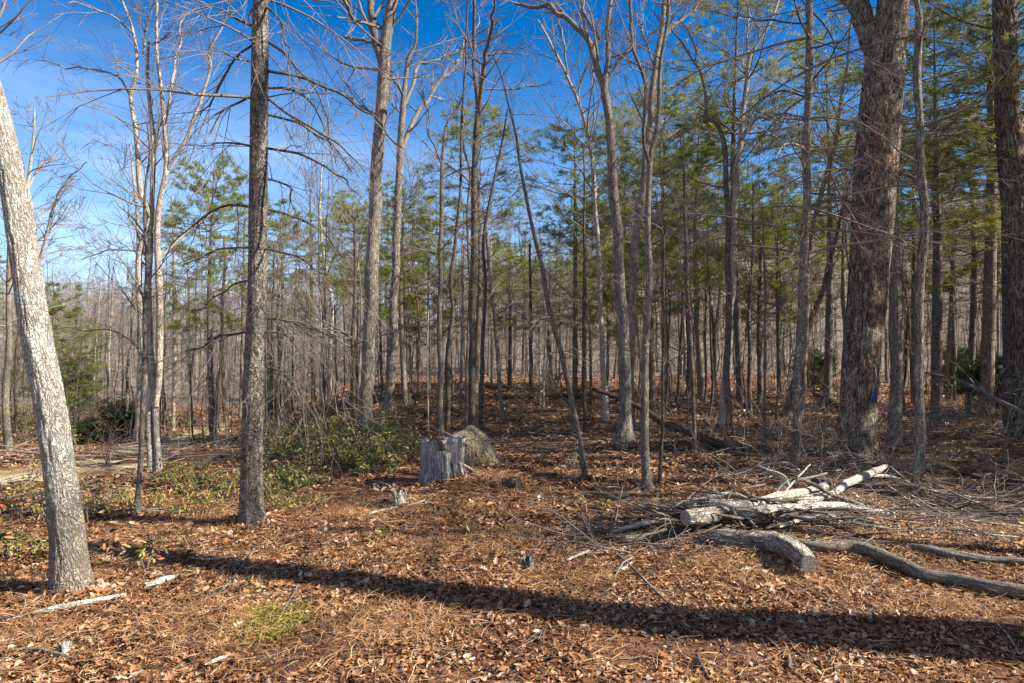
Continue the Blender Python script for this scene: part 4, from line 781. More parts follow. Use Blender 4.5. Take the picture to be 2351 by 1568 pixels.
for i, (n_, y0, y1, kind, sz, th) in enumerate([(20000, 2.6, 6.2, 'oak', 0.062, 0.0), (60000, 2.6, 6.2, 'oval', 0.038, -0.55), (56000, 6.2, 12.5, 'oval', 0.062, -0.4), (110000, 12.5, 42, 'tri', 0.125, -0.9), (9000, 42, 110, 'tri', 0.3, -1)]):
    x, y = fan(n_, y0, y1, seed=30 + i); k = cov(x, y, th, 1.1, i) & ~near_path(x, y, 0.55); x, y = x[k], y[k]
    g_ = np.random.default_rng(60 + i); P = np.stack([x, y, ground(x, y) + g_.uniform(0.004, 0.035, len(x)) * (sz / 0.08)], 1)
    rr = np.clip(g_.beta(1.15, 1.5, len(x)) + 0.2 * vnoise(x * 0.8, y * 0.8 + 5) + 0.12 * vnoise(x * 3, y * 3 + 5), 0, 1)
    m_ = leaves('leaf_litter', '', kind, P, np.clip(g_.gamma(7, 1 / 7, len(x)), 0.4, 1.6) * sz, None, 0.32, 0.38, 90 + i, rr, (0.85, 1.25, 1.1, 1, 1)[i])
    tag(link_mesh('leaf_litter', m_, M['litter']), ['large lobed fallen oak leaves carpeting the nearest ground', 'small curled fallen leaves among the lobed ones on the nearest ground', 'brown fallen leaves around the stump and log pile', 'carpet of fallen leaves on the forest floor between the trees', 'fallen leaves on the far slopes'][i], kind='stuff')
bx_, br_ = [], []
g_ = np.random.default_rng(71)
for (x_, y_, z_, rad_) in BASES:
    if y_ < 13:
        n_ = 130; a_ = g_.uniform(0, 6.283, n_); q_ = rad_ * 1.25 + np.abs(g_.normal(0, 0.10, n_)); X1, Y1 = x_ + np.cos(a_) * q_, y_ + np.sin(a_) * q_
        bx_.append(np.stack([X1, Y1, ground(X1, Y1) + 0.01 + 0.07 * np.exp(-(q_ - rad_) / 0.09) * g_.random(n_)], 1))
bx_ = np.concatenate(bx_); m_ = leaves('leaf_litter', '', 'oval', bx_, g_.uniform(0.04, 0.085, len(bx_)), None, 0.7, 0.4, 72, g_.beta(1.3, 1.6, len(bx_)), 1.2)
tag(link_mesh('leaf_litter', m_, M['litter']), 'leaves banked against the feet of the nearest trunks', kind='stuff')
def strands(name, label, x, y, ln, wd, mat, seed, up=0.0, z0=0.01, rn=None):
    g_ = np.random.default_rng(seed); n_ = len(x); a = g_.uniform(0, 6.283, n_); ln = ln * g_.uniform(0.5, 1.5, n_); el = np.abs(g_.normal(0, 0.12, n_)) + up * g_.uniform(0.3, 1.3, n_)
    el = np.minimum(el, 1.45); b = a + g_.normal(0, 0.5, n_); z = ground(x, y) + z0 + g_.uniform(0, 0.02, n_)
    p0 = np.stack([x, y, z], 1); p1 = p0 + np.stack([np.cos(a) * np.cos(el), np.sin(a) * np.cos(el), np.sin(el)], 1) * (ln * 0.5)[:, None]
    e2 = el * 0.3; p2 = p1 + np.stack([np.cos(b) * np.cos(e2), np.sin(b) * np.cos(e2), np.sin(e2)], 1) * (ln * 0.5)[:, None]
    sd_ = np.stack([-np.sin(a), np.cos(a), g_.normal(0, .5, n_)], 1) * (np.asarray(wd) * 0.5 * np.ones(n_))[:, None]
    V = np.stack([p0 - sd_, p0 + sd_, p1 - sd_ * .8, p1 + sd_ * .8, p2], 1).reshape(-1, 3); i0 = np.arange(n_)[:, None] * 5
    m_ = make_mesh(name, V, [i0 + np.array([0, 1, 3, 2]), i0 + np.array([2, 3, 4])], {"rnd": np.repeat(g_.random(n_) if rn is None else rn, 5)}, smooth=False)
    tag(link_mesh(name, m_, M[mat]), label, kind='stuff')
x, y = fan(56000, 2.6, 7.5, seed=41); k = cov(x, y, -0.9, 0.8, 4); strands('pine_straw', 'pine straw and dead stems strewn over the nearest ground', x[k], y[k], 0.10, 0.003, 'straw', 42, 0.12)
x, y = fan(36000, 7.5, 20, seed=43); k = ~near_path(x, y, .5); strands('pine_straw', 'dead stems strewn over the ground farther off', x[k], y[k], 0.22, 0.009, 'straw', 44, 0.05)
x, y = fan(75000, 2.6, 7.5, p=0.8, seed=47); P = np.stack([x, y, ground(x, y) + np.random.default_rng(5).uniform(0.008, 0.025, len(x))], 1)
m_ = leaves('leaf_crumbs', '', 'tri', P, np.random.default_rng(6).uniform(0.012, 0.032, len(x)), None, 0.6, 0.3, 48, np.random.default_rng(7).beta(1.0, 2.0, len(x)) * 0.85, 1.3); tag(link_mesh('leaf_crumbs', m_, M['litter']), 'broken brown leaf crumbs over the bare soil of the nearest ground', kind='stuff')
# dry grass and green low growth, in patches given in picture terms
def patch(cx, cy, rx, ry, n_, seed):
    g_ = np.random.default_rng(seed); o = []
    c0 = G(cx, cy); ex = abs(G(cx + rx, cy)[0] - c0[0]); ya = G(cx, cy - ry)[1]; yb = G(cx, cy + ry)[1]
    r_ = np.sqrt(g_.random(n_)) ; a = g_.uniform(0, 6.283, n_); y = c0[1] + np.where(np.sin(a) > 0, (ya - c0[1]), (c0[1] - yb)) * np.sin(a) * r_; x = c0[0] * y / c0[1] + ex * np.cos(a) * r_
    return x + g_.normal(0, .06, n_), y + g_.normal(0, .08, n_)
X_, Y_ = [], []
for i, q in enumerate([(470, 1440, 160, 60, 1500), (880, 1440, 160, 40, 1200), (960, 1180, 190, 30, 1600), (1130, 1108, 90, 20, 1500), (760, 1170, 150, 30, 900), (1110, 1250, 160, 30, 900), (560, 1080, 130, 40, 1100), (420, 1200, 160, 30, 900), (1800, 1330, 200, 40, 900), (80, 1440, 100, 60, 900), (1300, 1330, 120, 30, 700), (400, 1035, 120, 20, 2500), (150, 1085, 160, 15, 1800), (2200, 1400, 150, 20, 400), (1640, 1290, 80, 20, 400)]):
    a, b_ = patch(*q, seed=300 + i); X_.append(a); Y_.append(b_)
X_ = np.concatenate(X_); Y_ = np.concatenate(Y_)
strands('dry_grass', 'thin bleached dead grass in patches on the leafy ground', X_, Y_, 0.10, 0.0028, 'straw', 45, 0.4, rn=np.random.default_rng(4).beta(2, 1.6, len(X_)))
a, b_ = patch(610, 1432, 65, 32, 6000, 311); a2_, b2_ = patch(600, 1330, 15, 6, 300, 312)
a = np.concatenate([a, a2_]); b_ = np.concatenate([b_, b2_]); strands('moss', 'yellow-green moss cushion on the near ground left of centre', a, b_, 0.03, 0.006, 'moss', 46, 0.3, 0.004)
# laurel thicket and low green growth
LP, LS, LR, stems_ = [], [], [], []
rg = random.Random(3)
def shrub_at(x, y, h, nl, sz, spread, cols=(0.0, 1.0)):
    z = float(ground(x, y)); 
    for k in range(max(2, nl // 14)):
        az = rg.uniform(0, 6.28); e = rg.uniform(0.6, 1.4); ll = h * rg.uniform(0.6, 1.15); tx_, ty_, tz_ = x + math.cos(az) * math.cos(e) * ll * spread, y + math.sin(az) * math.cos(e) * ll * spread, z + math.sin(e) * ll
        mx, my, mz = (x + tx_) / 2 + rg.uniform(-.05, .05), (y + ty_) / 2 + rg.uniform(-.05, .05), (z + tz_) / 2 + 0.05
        stems_.append(([(x, y, z - 0.02), (mx, my, mz), (tx_, ty_, tz_)], [0.006, 0.005, 0.003]))
        for j in range(14):
            t = rg.uniform(0.45, 1.05); a_ = rg.uniform(0, 6.28); rr_ = rg.uniform(0.02, 0.09)
            LP.append((x + (tx_ - x) * t + math.cos(a_) * rr_, y + (ty_ - y) * t + math.sin(a_) * rr_, z + (tz_ - z) * t + rg.uniform(-.04, .06))); LS.append(sz * rg.uniform(0.7, 1.3)); LR.append(min(1, max(0, rg.gauss(0.5, 0.25))))
for i, (cx, cy, rx, ry, n_, h) in enumerate([(760, 1035, 150, 50, 250, 0.38), (880, 1045, 80, 50, 130, 0.36), (700, 1000, 110, 25, 60, 0.4), (1010, 935, 90, 20, 30, 0.3), (640, 1110, 100, 30, 40, 0.2), (900, 965, 60, 20, 30, 0.35)]):
    a, b_ = patch(cx, cy, rx, ry, n_, 400 + i)
    for x_, y_ in zip(a, b_): shrub_at(x_, y_, h * rg.uniform(0.6, 1.2), 28, 0.062, 0.9)
P = np.array(LP); m_ = leaves('laurel_thicket', '', 'oval', P, np.array(LS), None, 0.6, 0.2, 51, np.array(LR), 0.85)
th = link_mesh('laurel_thicket', m_, M['laurel']); tag(th, 'dense knee-high laurel thicket around the oak left of the stump', kind='stuff')
o = link_mesh('stems', tubes_mesh('stems', stems_, sides=3), M['twig'], th)
LP, LS, LR, stems_ = [], [], [], []
for i, (cx, cy, rx, ry, n_, h) in enumerate([(440, 1110, 90, 22, 60, 0.16), (130, 1165, 150, 40, 34, 0.18), (60, 1280, 90, 16, 16, 0.14), (380, 1160, 150, 30, 36, 0.1), (540, 1130, 60, 30, 22, 0.14), (650, 1150, 100, 30, 36, 0.1), (150, 965, 170, 40, 230, 0.8), (60, 1010, 120, 30, 110, 0.5), (330, 975, 120, 20, 90, 0.5), (520, 1000, 60, 20, 25, 0.3)]):
    a, b_ = patch(cx, cy, rx, ry, n_, 430 + i)
    for x_, y_ in zip(a, b_): shrub_at(x_, y_, h * rg.uniform(0.6, 1.3), 28, 0.055 if y_ < 14 else 0.1, 1.0)
P = np.array(LP); LR = np.array(LR) + 0.18; m_ = leaves('low_greenery', '', 'oval', P, np.array(LS), None, 0.6, 0.2, 52, np.clip(LR, 0, 1), 0.6)
th = link_mesh('undergrowth', m_, M['laurel']); tag(th, 'low olive green sprigs spread through the leaves on the left', kind='stuff'); link_mesh('stems', tubes_mesh('stems', stems_, sides=3), M['twig'], th)
# seedlings one can count
for i, (px, py, h, nl, lab) in enumerate([(1075, 1228, 0.16, 42, 'small dense green seedling alone in the leaves below the stump'), (250, 1302, 0.14, 28, 'green seedling at the right side of the leaning trunk foot'), (335, 1312, 0.16, 42, 'green seedling with broad leaves above the pale slab of wood'),
    (440, 1262, 0.2, 28, 'tall green seedling at the start of the long dark shadow'), (350, 1275, 0.12, 28, 'small green seedling on the near side of the thin shadow, left'), (1330, 1165, 0.1, 28, 'tiny green seedling right of the opening floor'), (868, 1246, 0.1, 14, 'tiny sprig left of the dense seedling'),
    (470, 1134, 0.2, 28, 'leafy sprig in front of the clump of three trunks'), (200, 1170, 0.26, 42, 'dark-leaved laurel right of the leaning trunk'), (65, 1115, 0.34, 56, 'dark-leaved laurel left of the leaning trunk'), (1385, 1172, 0.09, 14, 'tiny bright sprig near the left end of the log pile'), (20, 1290, 0.2, 42, 'green seedling at the left edge by the leaning trunk')]):
    g = G(px, py); LP, LS, LR, stems_ = [], [], [], []; shrub_at(g[0], g[1], h, nl, 0.06, 0.8); root = empty('seedling', g); tag(root, lab, 'seedling')
    m_ = leaves('foliage', '', 'oval', np.array(LP) - np.array(g), np.array(LS), None, 0.5, 0.2, 500 + i, np.clip(np.array(LR) + 0.22, 0, 1), 0.7)
    link_mesh('foliage', m_, M['laurel'], root); link_mesh('stem', tubes_mesh('stem', stems_, g, sides=4), M['twig'], root)

# ------------------------------------------------------------------ logs, sticks, stumps
def log(name, label, cat, pts, bk_='birch', lift=0.0, sides=16, caps=(True, True), group=None, side=(), rough=0.06, furrow=0.0, seed=1, lifts=None, dz=None):
    rg2 = random.Random(seed); P = []
    for i, (px, py, w_) in enumerate(pts):
        if group and name != 'gnarled_log': w_ *= 1.18
        lf = lifts[i] if lifts else lift; d = G(px, py + w_ * 0.42 + lf)[1] + (dz[i] if dz else 0); x, y, z = W(px, py, d); P.append((x, y, z + (0.018 if w_ < 20 else 0.0), w_ * 0.5 * d / FV))
    Q = catmull(P, max(0.03, P[len(P) // 2][3] * 0.8)); Q[:, 3] = np.maximum(Q[:, 3], 0.004); g = (Q[0, 0], Q[0, 1], float(ground(Q[0, 0], Q[0, 1])))
    Q[:, 2] += min(0.01, P[0][3] * 0.5) * vnoise(Q[:, 0] * 6 + seed, Q[:, 1] * 6)
    me_ = trunk_mesh(name, Q, g, sides, rough, furrow, 12, caps, ox=seed * 2.3)
    if not side:
        o = link_mesh(name, me_, [M[bk_], M['cut']], None, g); tag(o, label, cat, group); return o
    root = empty(name, g); tag(root, label, cat, group); link_mesh('trunk' if 'log' in name else 'stem', me_, [M[bk_], M['cut']], root)
    for sb in side:
        P2_ = []
        for (px, py, w_) in sb:
            i = int(np.argmin([abs(px - q_[0]) + abs(py - q_[1]) for q_ in pts])); d = P[i][1] * 0.999; x, y, z = W(px, py, d); P2_.append((x, y, max(z, float(ground(x, y)) + 0.005), w_ * 0.5 * d / FV))
        Q2 = catmull(P2_, 0.04); link_mesh('branch', trunk_mesh('branch', Q2, g, 8, 0.06, caps=(False, True), ox=seed), [M[bk_], M['cut']], root)
    return root
LG = 'logs and limbs of the pile'
log('cut_log', 'short thick pale log with a sawn round end facing left, on top of the pile', 'log', [(1574, 1188, 29), (1605, 1186, 32), (1640, 1183, 34), (1668, 1178, 30), (1692, 1168, 20)], 'weather', lift=22, group=LG, seed=2, dz=[-0.22, -0.1, 0.05, 0.15, 0.25], sides=24)
log('pile_log', 'pale blotchy log running up right behind the sawn round one', 'log', [(1630, 1158, 22), (1690, 1163, 24), (1740, 1155, 23), (1790, 1143, 22), (1850, 1131, 20), (1895, 1122, 16)], lift=30, group=LG, seed=3, side=[[(1770, 1145, 6), (1790, 1118, 6), (1808, 1100, 5), (1785, 1085, 5), (1760, 1078, 3)]])
log('pile_log', 'long straight smooth pole lying level through the middle of the pile', 'log', [(1680, 1176, 20), (1745, 1171, 20), (1830, 1168, 15), (1913, 1165, 14), (1990, 1174, 12), (2052, 1185, 8)], lift=20, group=LG, seed=4, lifts=[30, 28, 24, 20, 8, 1])
log('forked_limb', 'white forked limb rising to the right end of the pile', 'log', [(1830, 1162, 8), (1870, 1152, 11), (1911, 1137, 13), (1942, 1116, 14), (1973, 1101, 15), (2005, 1088, 14), (2034, 1074, 9)], lift=26, group=LG, seed=5, side=[[(2002, 1092, 8), (2046, 1094, 8), (2074, 1104, 4)]])
log('pile_limb', 'thin grey limb slanting down right under the forked white one', 'branch', [(1843, 1106, 8), (1875, 1119, 8), (1900, 1135, 8), (1935, 1148, 9), (1974, 1163, 9), (2007, 1171, 6)], 'grey', lifts=[60, 50, 40, 26, 12, 4], group=LG, seed=6)
log('pile_limb', 'arched pale branch along the top left of the pile', 'branch', [(1500, 1175, 4), (1535, 1166, 6), (1575, 1160, 8), (1627, 1148, 9), (1679, 1137, 8), (1715, 1148, 4)], 'birch', lifts=[4, 8, 14, 26, 36, 30], group=LG, seed=7, side=[[(1600, 1155, 4), (1640, 1152, 4), (1690, 1146, 3)]])
log('pile_limb', 'whitish branch below the sawn end, sloping down left', 'branch', [(1392, 1231, 5), (1425, 1222, 8), (1457, 1213, 10), (1496, 1202, 11), (1552, 1199, 8)], 'birch', lifts=[2, 4, 8, 14, 16], group=LG, seed=8)
log('split_plank', 'split pale slab with a flat bright face at the left of the pile', 'wood slab', [(1434, 1244, 15), (1460, 1238, 18), (1483, 1233, 18), (1530, 1223, 10)], 'grey', lift=4, group=LG, seed=9, sides=7)
log('gnarled_log', 'thick gnarled log bent in the middle, lowest and nearest of the pile', 'log', [(1618, 1236, 31), (1650, 1238, 39), (1717, 1238, 42), (1783, 1245, 50), (1822, 1263, 47), (1858, 1292, 36)], 'weather', lift=1, group=LG, seed=10, rough=0.12, sides=28, furrow=0.006, dz=[0.05, 0.03, 0, -0.03, -0.1, -0.22])
log('fallen_log', 'long curving dark log snaking from the pile to the lower right edge', 'log', [(1804, 1239, 14), (1843, 1251, 20), (1895, 1256, 24), (1960, 1256, 26), (2012, 1271, 29), (2065, 1292, 30), (2117, 1318, 31), (2182, 1331, 31), (2260, 1347, 32), (2351, 1360, 34), (2440, 1370, 35)], 'slim', lift=5, seed=11, sides=24, rough=0.08, side=[[(1960, 1253, 4), (1978, 1240, 4), (1990, 1246, 3), (2010, 1262, 2)]])
log('fallen_log', 'pale bark-flaked log above the curving one at the right edge', 'log', [(2093, 1260, 14), (2156, 1272, 19), (2234, 1280, 21), (2351, 1288, 20), (2420, 1291, 19)], 'grey', lift=3, seed=12, rough=0.1)
log('pile_limb', 'short pale limb sticking out under the middle of the pile', 'branch', [(1786, 1215, 9), (1815, 1207, 9), (1840, 1198, 8)], 'birch', lift=6, group=LG, seed=13)
log('pile_limb', 'dark thin stick left of the sawn log', 'branch', [(1363, 1192, 6), (1420, 1196, 6), (1475, 1198, 5)], 'rot', lift=2, group=LG, seed=14)
log('pile_limb', 'dark root-like stub leaning under the sawn log', 'branch', [(1681, 1176, 8), (1692, 1195, 6), (1708, 1220, 5)], 'grey', lifts=[40, 25, 3], group=LG, seed=15)
log('pile_limb', 'pale crossing twig over the blotchy log', 'branch', [(1770, 1168, 4), (1790, 1148, 4), (1815, 1118, 4), (1860, 1070, 2)], 'birch', lifts=[20, 30, 40, 60], group=LG, seed=16)
log('pile_limb', 'grey rod low inside the pile, behind the gnarled log', 'branch', [(1740, 1205, 8), (1830, 1196, 9), (1930, 1190, 8), (2010, 1205, 5)], 'grey', lift=4, group=LG, seed=17)
log('pile_limb', 'second grey rod low inside the pile, nearer its right end', 'branch', [(1850, 1185, 9), (1920, 1182, 9), (1990, 1192, 6)], 'dark', lift=8, group=LG, seed=18)
log('pile_limb', 'thin stick lying right of the pile, parallel to the pole', 'branch', [(1950, 1205, 5), (2010, 1214, 6), (2060, 1221, 5)], 'grey', lift=1, group=LG, seed=19)
log('pile_limb', 'pale curled twig tip above the left of the hollow log', 'branch', [(1741, 1072, 3), (1783, 1067, 4), (1811, 1067, 4), (1837, 1085, 3)], 'birch', lifts=[45, 50, 50, 40], group=LG, seed=41)
log('pile_limb', 'knobby pale limb with an angled joint, above the blotchy log', 'branch', [(1741, 1074, 5), (1778, 1093, 8), (1800, 1103, 9), (1812, 1125, 9)], 'birch', lifts=[55, 50, 48, 30], group=LG, seed=42)
log('pile_log', 'short bright chunk wedged below the hollow log', 'log', [(1832, 1157, 12), (1862, 1147, 14), (1893, 1148, 14)], 'birch', lift=22, group=LG, seed=43)
log('pile_limb', 'forked root stub hanging below the middle of the pole', 'branch', [(1712, 1180, 6), (1722, 1200, 6), (1738, 1218, 5)], 'birch', lifts=[30, 16, 2], group=LG, seed=44)
log('pile_limb', 'dark thick limb lying under the right half of the pole', 'branch', [(1760, 1192, 11), (1850, 1190, 12), (1940, 1186, 10)], 'rot', lift=6, group=LG, seed=45)
log('pile_limb', 'thin grey limb crossing behind the blotchy log toward the hollow log', 'branch', [(1700, 1128, 4), (1780, 1112, 5), (1860, 1100, 5), (1930, 1082, 3)], 'grey', lift=34, group=LG, seed=46)
log('pile_limb', 'straight twig along the ground beyond the forked white limb', 'branch', [(1900, 1128, 4), (1990, 1120, 5), (2085, 1118, 4)], 'slim', lift=6, group=LG, seed=47)
log('pile_limb', 'dark crooked branch at the pile left end, under the whitish one', 'branch', [(1330, 1262, 4), (1372, 1242, 6), (1420, 1238, 7), (1480, 1222, 5)], 'dark', lift=5, group=LG, seed=48)
log('pile_limb', 'pale hooked branch at the far left tip of the pile', 'branch', [(1301, 1292, 4), (1330, 1280, 5), (1352, 1270, 5)], 'birch', lift=3, group=LG, seed=49)
log('pile_limb', 'short bleached crooked piece below the pale split slab', 'branch', [(1408, 1308, 6), (1430, 1312, 6), (1450, 1298, 5)], 'birch', lift=1, group=LG, seed=50)
for q_, (lab, pts_) in enumerate([('long pale cane arching from the giant oak foot to the right edge', [(2008, 1040, 3), (2051, 1080, 3), (2104, 1119, 3), (2182, 1150, 3), (2351, 1163, 3)]),
    ('pale cane starting at the tip of the forked white limb', [(2072, 1104, 3), (2130, 1128, 3), (2235, 1145, 3), (2351, 1150, 2)]), ('low cane from the foot of the slim wavy trunk to the right edge', [(2085, 1137, 3), (2182, 1189, 3), (2351, 1215, 3)]),
    ('cane curving under the other canes toward the flaked log', [(2040, 1120, 3), (2120, 1172, 3), (2220, 1215, 3), (2300, 1240, 2)]), ('straight light cane just above the flaked log', [(2140, 1205, 3), (2240, 1228, 3), (2340, 1238, 3)])]):
    log('fallen_cane', lab, 'branch', pts_, 'birch', lifts=[40, 30, 15, 5, 2][:len(pts_)], seed=60 + q_, sides=6)
g_ = np.random.default_rng(44); heap = []
for q_ in range(300):
    px = 1690 + g_.normal(0, 1) * 125; py = 1205 + g_.normal(0, 1) * 22; g = G(px, min(1300, max(1150, py))); dome = 0.18 * math.exp(-((px - 1740) / 150.0) ** 2) * math.exp(-((py - 1200) / 34.0) ** 2)
    z_ = g[2] + 0.02 + dome * g_.random(); az = g_.normal(0.15, 0.55) + (math.pi if g_.random() < .5 else 0); ln = g_.uniform(0.15, 0.7); sl = g_.normal(0.02, 0.12); pts = []; x_, y_ = g[0], g[1]
    for t_ in range(6):
        pts.append((x_, y_, max(z_, float(ground(x_, y_)) + 0.01))); az += g_.normal(0, 0.16); sl += g_.normal(0, 0.06); x_ += math.cos(az) * ln / 5; y_ += math.sin(az) * ln / 5; z_ += sl * ln / 5
    r0_ = g_.uniform(0.003, 0.009) if q_ % 6 else g_.uniform(0.010, 0.018); heap.append((pts, [r0_ * f_ for f_ in (1, .95, .85, .75, .6, .4)]))
for q_ in range(130):
    g = G(1385 + g_.normal(0, 1) * 48, 1236 + g_.normal(0, 1) * 14); az = g_.uniform(2.0, 4.2); ln = g_.uniform(0.15, 0.6); el = g_.uniform(0, 0.5); pts = []; x_, y_, z_ = g[0] + 0.15, g[1], g[2] + 0.03
    for t_ in range(6):
        pts.append((x_, y_, max(z_, float(ground(x_, y_)) + 0.01))); az += g_.normal(0, 0.2); el -= 0.12; x_ += math.cos(az) * ln / 5; y_ += math.sin(az) * ln / 5; z_ += math.sin(el) * ln / 5
    heap.append((pts, [g_.uniform(.002, .006) * f_ for f_ in (1, .9, .8, .65, .5, .3)]))
for nm_i, (a_, b_, mt_) in enumerate(((0, 120, 'grey'), (120, 430, 'rot'))):
    tag(link_mesh('brush_tangle', tubes_mesh('brush_tangle', heap[a_:b_]), M[mt_]), ['tangle of grey dead twigs filling the log pile', 'dark brown twigs packed under and between the pile logs'][nm_i], kind='stuff')
# hollow log
g = G(1902, 1150); cc = W(1902, 1113, g[1]); bb = W(1870, 1104, g[1] + 0.45); rr_ = 12.5 * g[1] / FV
cv = np.array(cc); bv = np.array(bb); Q = [(*(cv + (bv - cv) * t), rr_ * (1 - 0.25 * t)) for t in np.linspace(0, 1, 8)]; Qi = [(*(cv + (bv - cv) * t), rr_ * 0.55) for t in np.linspace(0, 0.6, 5)]
root = empty('hollow_log', (cc[0], cc[1], cc[2] - rr_)); tag(root, 'short hollow log with a dark round hole facing forward on the pile', 'log', LG)
og = tuple(root.location); link_mesh('shell', trunk_mesh('shell', Q, og, 20, 0.08), M['grey'], root); link_mesh('hollow', trunk_mesh('hollow', Qi, og, 16, 0.05), M['rot'], root)
a = np.arange(20) / 20 * 6.2832; dv = (bv - cv) / np.linalg.norm(bv - cv); u1 = np.cross(dv, [0, 0, 1.0]); u1 /= np.linalg.norm(u1); u2 = np.cross(dv, u1)
o_ = cv - np.array(og) - dv * 0.002; ring = lambda r_: o_ + (np.cos(a)[:, None] * u1 + np.sin(a)[:, None] * u2) * r_
V = np.concatenate([ring(rr_ * 1.02), ring(rr_ * 0.52)]); i = np.arange(20); j = np.roll(i, -1)
link_mesh('rim', make_mesh('rim', V, [np.stack([i, j, j + 20, i + 20], 1)], {"tc": V}), M['grey'], root)
# single sticks and logs elsewhere
for i, (nm, lab, cat, pts, bk_, lift) in enumerate([
    ('fallen_stick', 'straight pale stick lying below the pile, crossing into the long shadow', 'stick', [(1413, 1275, 5), (1457, 1314, 6), (1500, 1358, 6), (1543, 1400, 6)], 'grey', 2),
    ('fallen_stick', 'thin curved stick standing near the middle of the long shadow', 'stick', [(1434, 1353, 3), (1445, 1385, 4), (1450, 1420, 6), (1445, 1430, 5)], 'slim', 1),
    ('wood_slab', 'bleached splintered slab right of the leaning trunk foot', 'wood slab', [(335, 1351, 8), (352, 1346, 14), (378, 1338, 16), (408, 1328, 7)], 'birch', 0),
    ('fallen_branch', 'long bleached branch on leaves below the leaning trunk', 'branch', [(15, 1432, 3), (60, 1418, 6), (100, 1409, 12), (150, 1399, 14), (200, 1389, 14), (288, 1371, 7)], 'birch', 0),
    ('fallen_stick', 'slanting stick crossing the start of the long dark shadow', 'stick', [(582, 1272, 5), (560, 1300, 6), (540, 1326, 6), (500, 1369, 5), (455, 1384, 3)], 'grey', 1),
    ('fallen_stick', 'short grey stick above the yellow moss', 'stick', [(685, 1349, 5), (668, 1380, 6), (648, 1412, 6)], 'grey', 1),
    ('fallen_stick', 'crooked stick in the lower left corner', 'stick', [(30, 1499, 5), (75, 1497, 6), (115, 1504, 8), (160, 1517, 6), (208, 1530, 4)], 'slim', 1),
    ('fallen_stick', 'thin pale curved stick above the bleached slab', 'stick', [(430, 1284, 4), (480, 1290, 5), (535, 1283, 3)], 'birch', 1),
    ('fallen_log', 'short dark rotten log left of the dense seedling and below the stump', 'log', [(822, 1163, 8), (860, 1157, 12), (900, 1150, 14), (905, 1147, 12)], 'rot', 0),
    ('fallen_stick', 'whitish stick below the short dark rotten log', 'stick', [(846, 1185, 6), (880, 1176, 7), (915, 1168, 7)], 'birch', 0),
    ('fallen_stick', 'short pale stick end-on right of the whitish one', 'stick', [(935, 1165, 5), (975, 1153, 6)], 'birch', 0),
    ('fallen_stick', 'straight dark stick pointing at the foot of the nearest slender forked trunk', 'stick', [(1320, 1135, 4), (1390, 1137, 5), (1480, 1137, 4)], 'rot', 1),
    ('fallen_stick', 'pale thin branch lying just above that straight dark stick', 'stick', [(1370, 1121, 4), (1420, 1124, 4), (1465, 1127, 3)], 'birch', 1),
    ('fallen_log', 'log on the leafy ground left of the forked tree with the white limb', 'log', [(1525, 930, 5), (1590, 943, 7), (1649, 957, 8)], 'rot', 0),
    ('fallen_log', 'dark log across the back of the middle opening, lower one', 'log', [(1150, 914, 8), (1250, 912, 9), (1362, 908, 9)], 'dark', 0),
    ('fallen_log', 'dark log across the back of the middle opening, upper one', 'log', [(1190, 897, 8), (1290, 896, 8), (1400, 890, 7)], 'dark', 0),
    ('fallen_log', 'dark mossy log passing behind the slim wavy trunk', 'log', [(2007, 1073, 8), (2075, 1082, 9), (2185, 1089, 9), (2260, 1100, 10), (2355, 1113, 12), (2420, 1120, 12)], 'rot', 0),
    ('fallen_log', 'dark limb lying by the lower right edge above the flaked log', 'log', [(2225, 1118, 8), (2290, 1124, 9), (2351, 1134, 10), (2400, 1140, 10)], 'dark', 0),
    ('fallen_log', 'mossy log between the giant oak and the shaggy pine', 'log', [(1872, 905, 10), (1905, 922, 14), (1940, 940, 14)], 'rot', 0),
    ('fallen_branch', 'curved pale branch on the ground right of the slim wavy trunk', 'branch', [(2160, 1045, 3), (2215, 1043, 4), (2260, 1034, 5), (2340, 1037, 4)], 'slim', 2),
    ('fallen_branch', 'long thin green-grey branch sweeping from the giant oak to the right', 'branch', [(1950, 1010, 4), (2030, 1070, 4), (2110, 1120, 4), (2220, 1165, 4), (2351, 1195, 3)], 'slim', 4),
    ('fallen_branch', 'second thin branch sweeping to the right edge, below the first', 'branch', [(2060, 1105, 3), (2150, 1150, 4), (2260, 1185, 4), (2351, 1210, 3)], 'birch', 3),
    ('fallen_stick', 'small upright-ended stick by the lower right edge in shadow', 'stick', [(2290, 1440, 3), (2310, 1460, 3), (2330, 1490, 4), (2340, 1510, 3)], 'birch', 1),
    ('fallen_stick', 'dark gnarled root at the bottom right', 'stick', [(1600, 1510, 8), (1610, 1535, 10), (1625, 1560, 7)], 'dark', 1),
    ('wood_chip', 'small pale wood chip in leaves at the bottom centre right', 'wood chip', [(1812, 1510, 5), (1813, 1525, 10), (1812, 1540, 5)], 'grey', 1),
    ('wood_chip', 'white chip on leaves below the gnarled log', 'wood chip', [(1698, 1316, 4), (1712, 1313, 7), (1730, 1308, 4)], 'birch', 0),
    ('wood_chip', 'pale shredded chip at the bottom left of centre', 'wood chip', [(470, 1534, 5), (495, 1524, 10), (528, 1512, 5)], 'birch', 0)]):
    log(nm, lab, cat, pts, bk_, lift, 9, seed=700 + i, rough=0.1)
log('fallen_log', 'long dark fallen trunk slanting behind the flared-foot oak down to the S-bent trunk', 'log', [(1357, 894, 7), (1410, 911, 12), (1472, 939, 14), (1519, 970, 17), (1566, 989, 18), (1613, 1008, 18), (1666, 1026, 18), (1715, 1034, 15)], 'rot', lifts=[110, 85, 55, 25, 10, 3, 0, 0], seed=31)
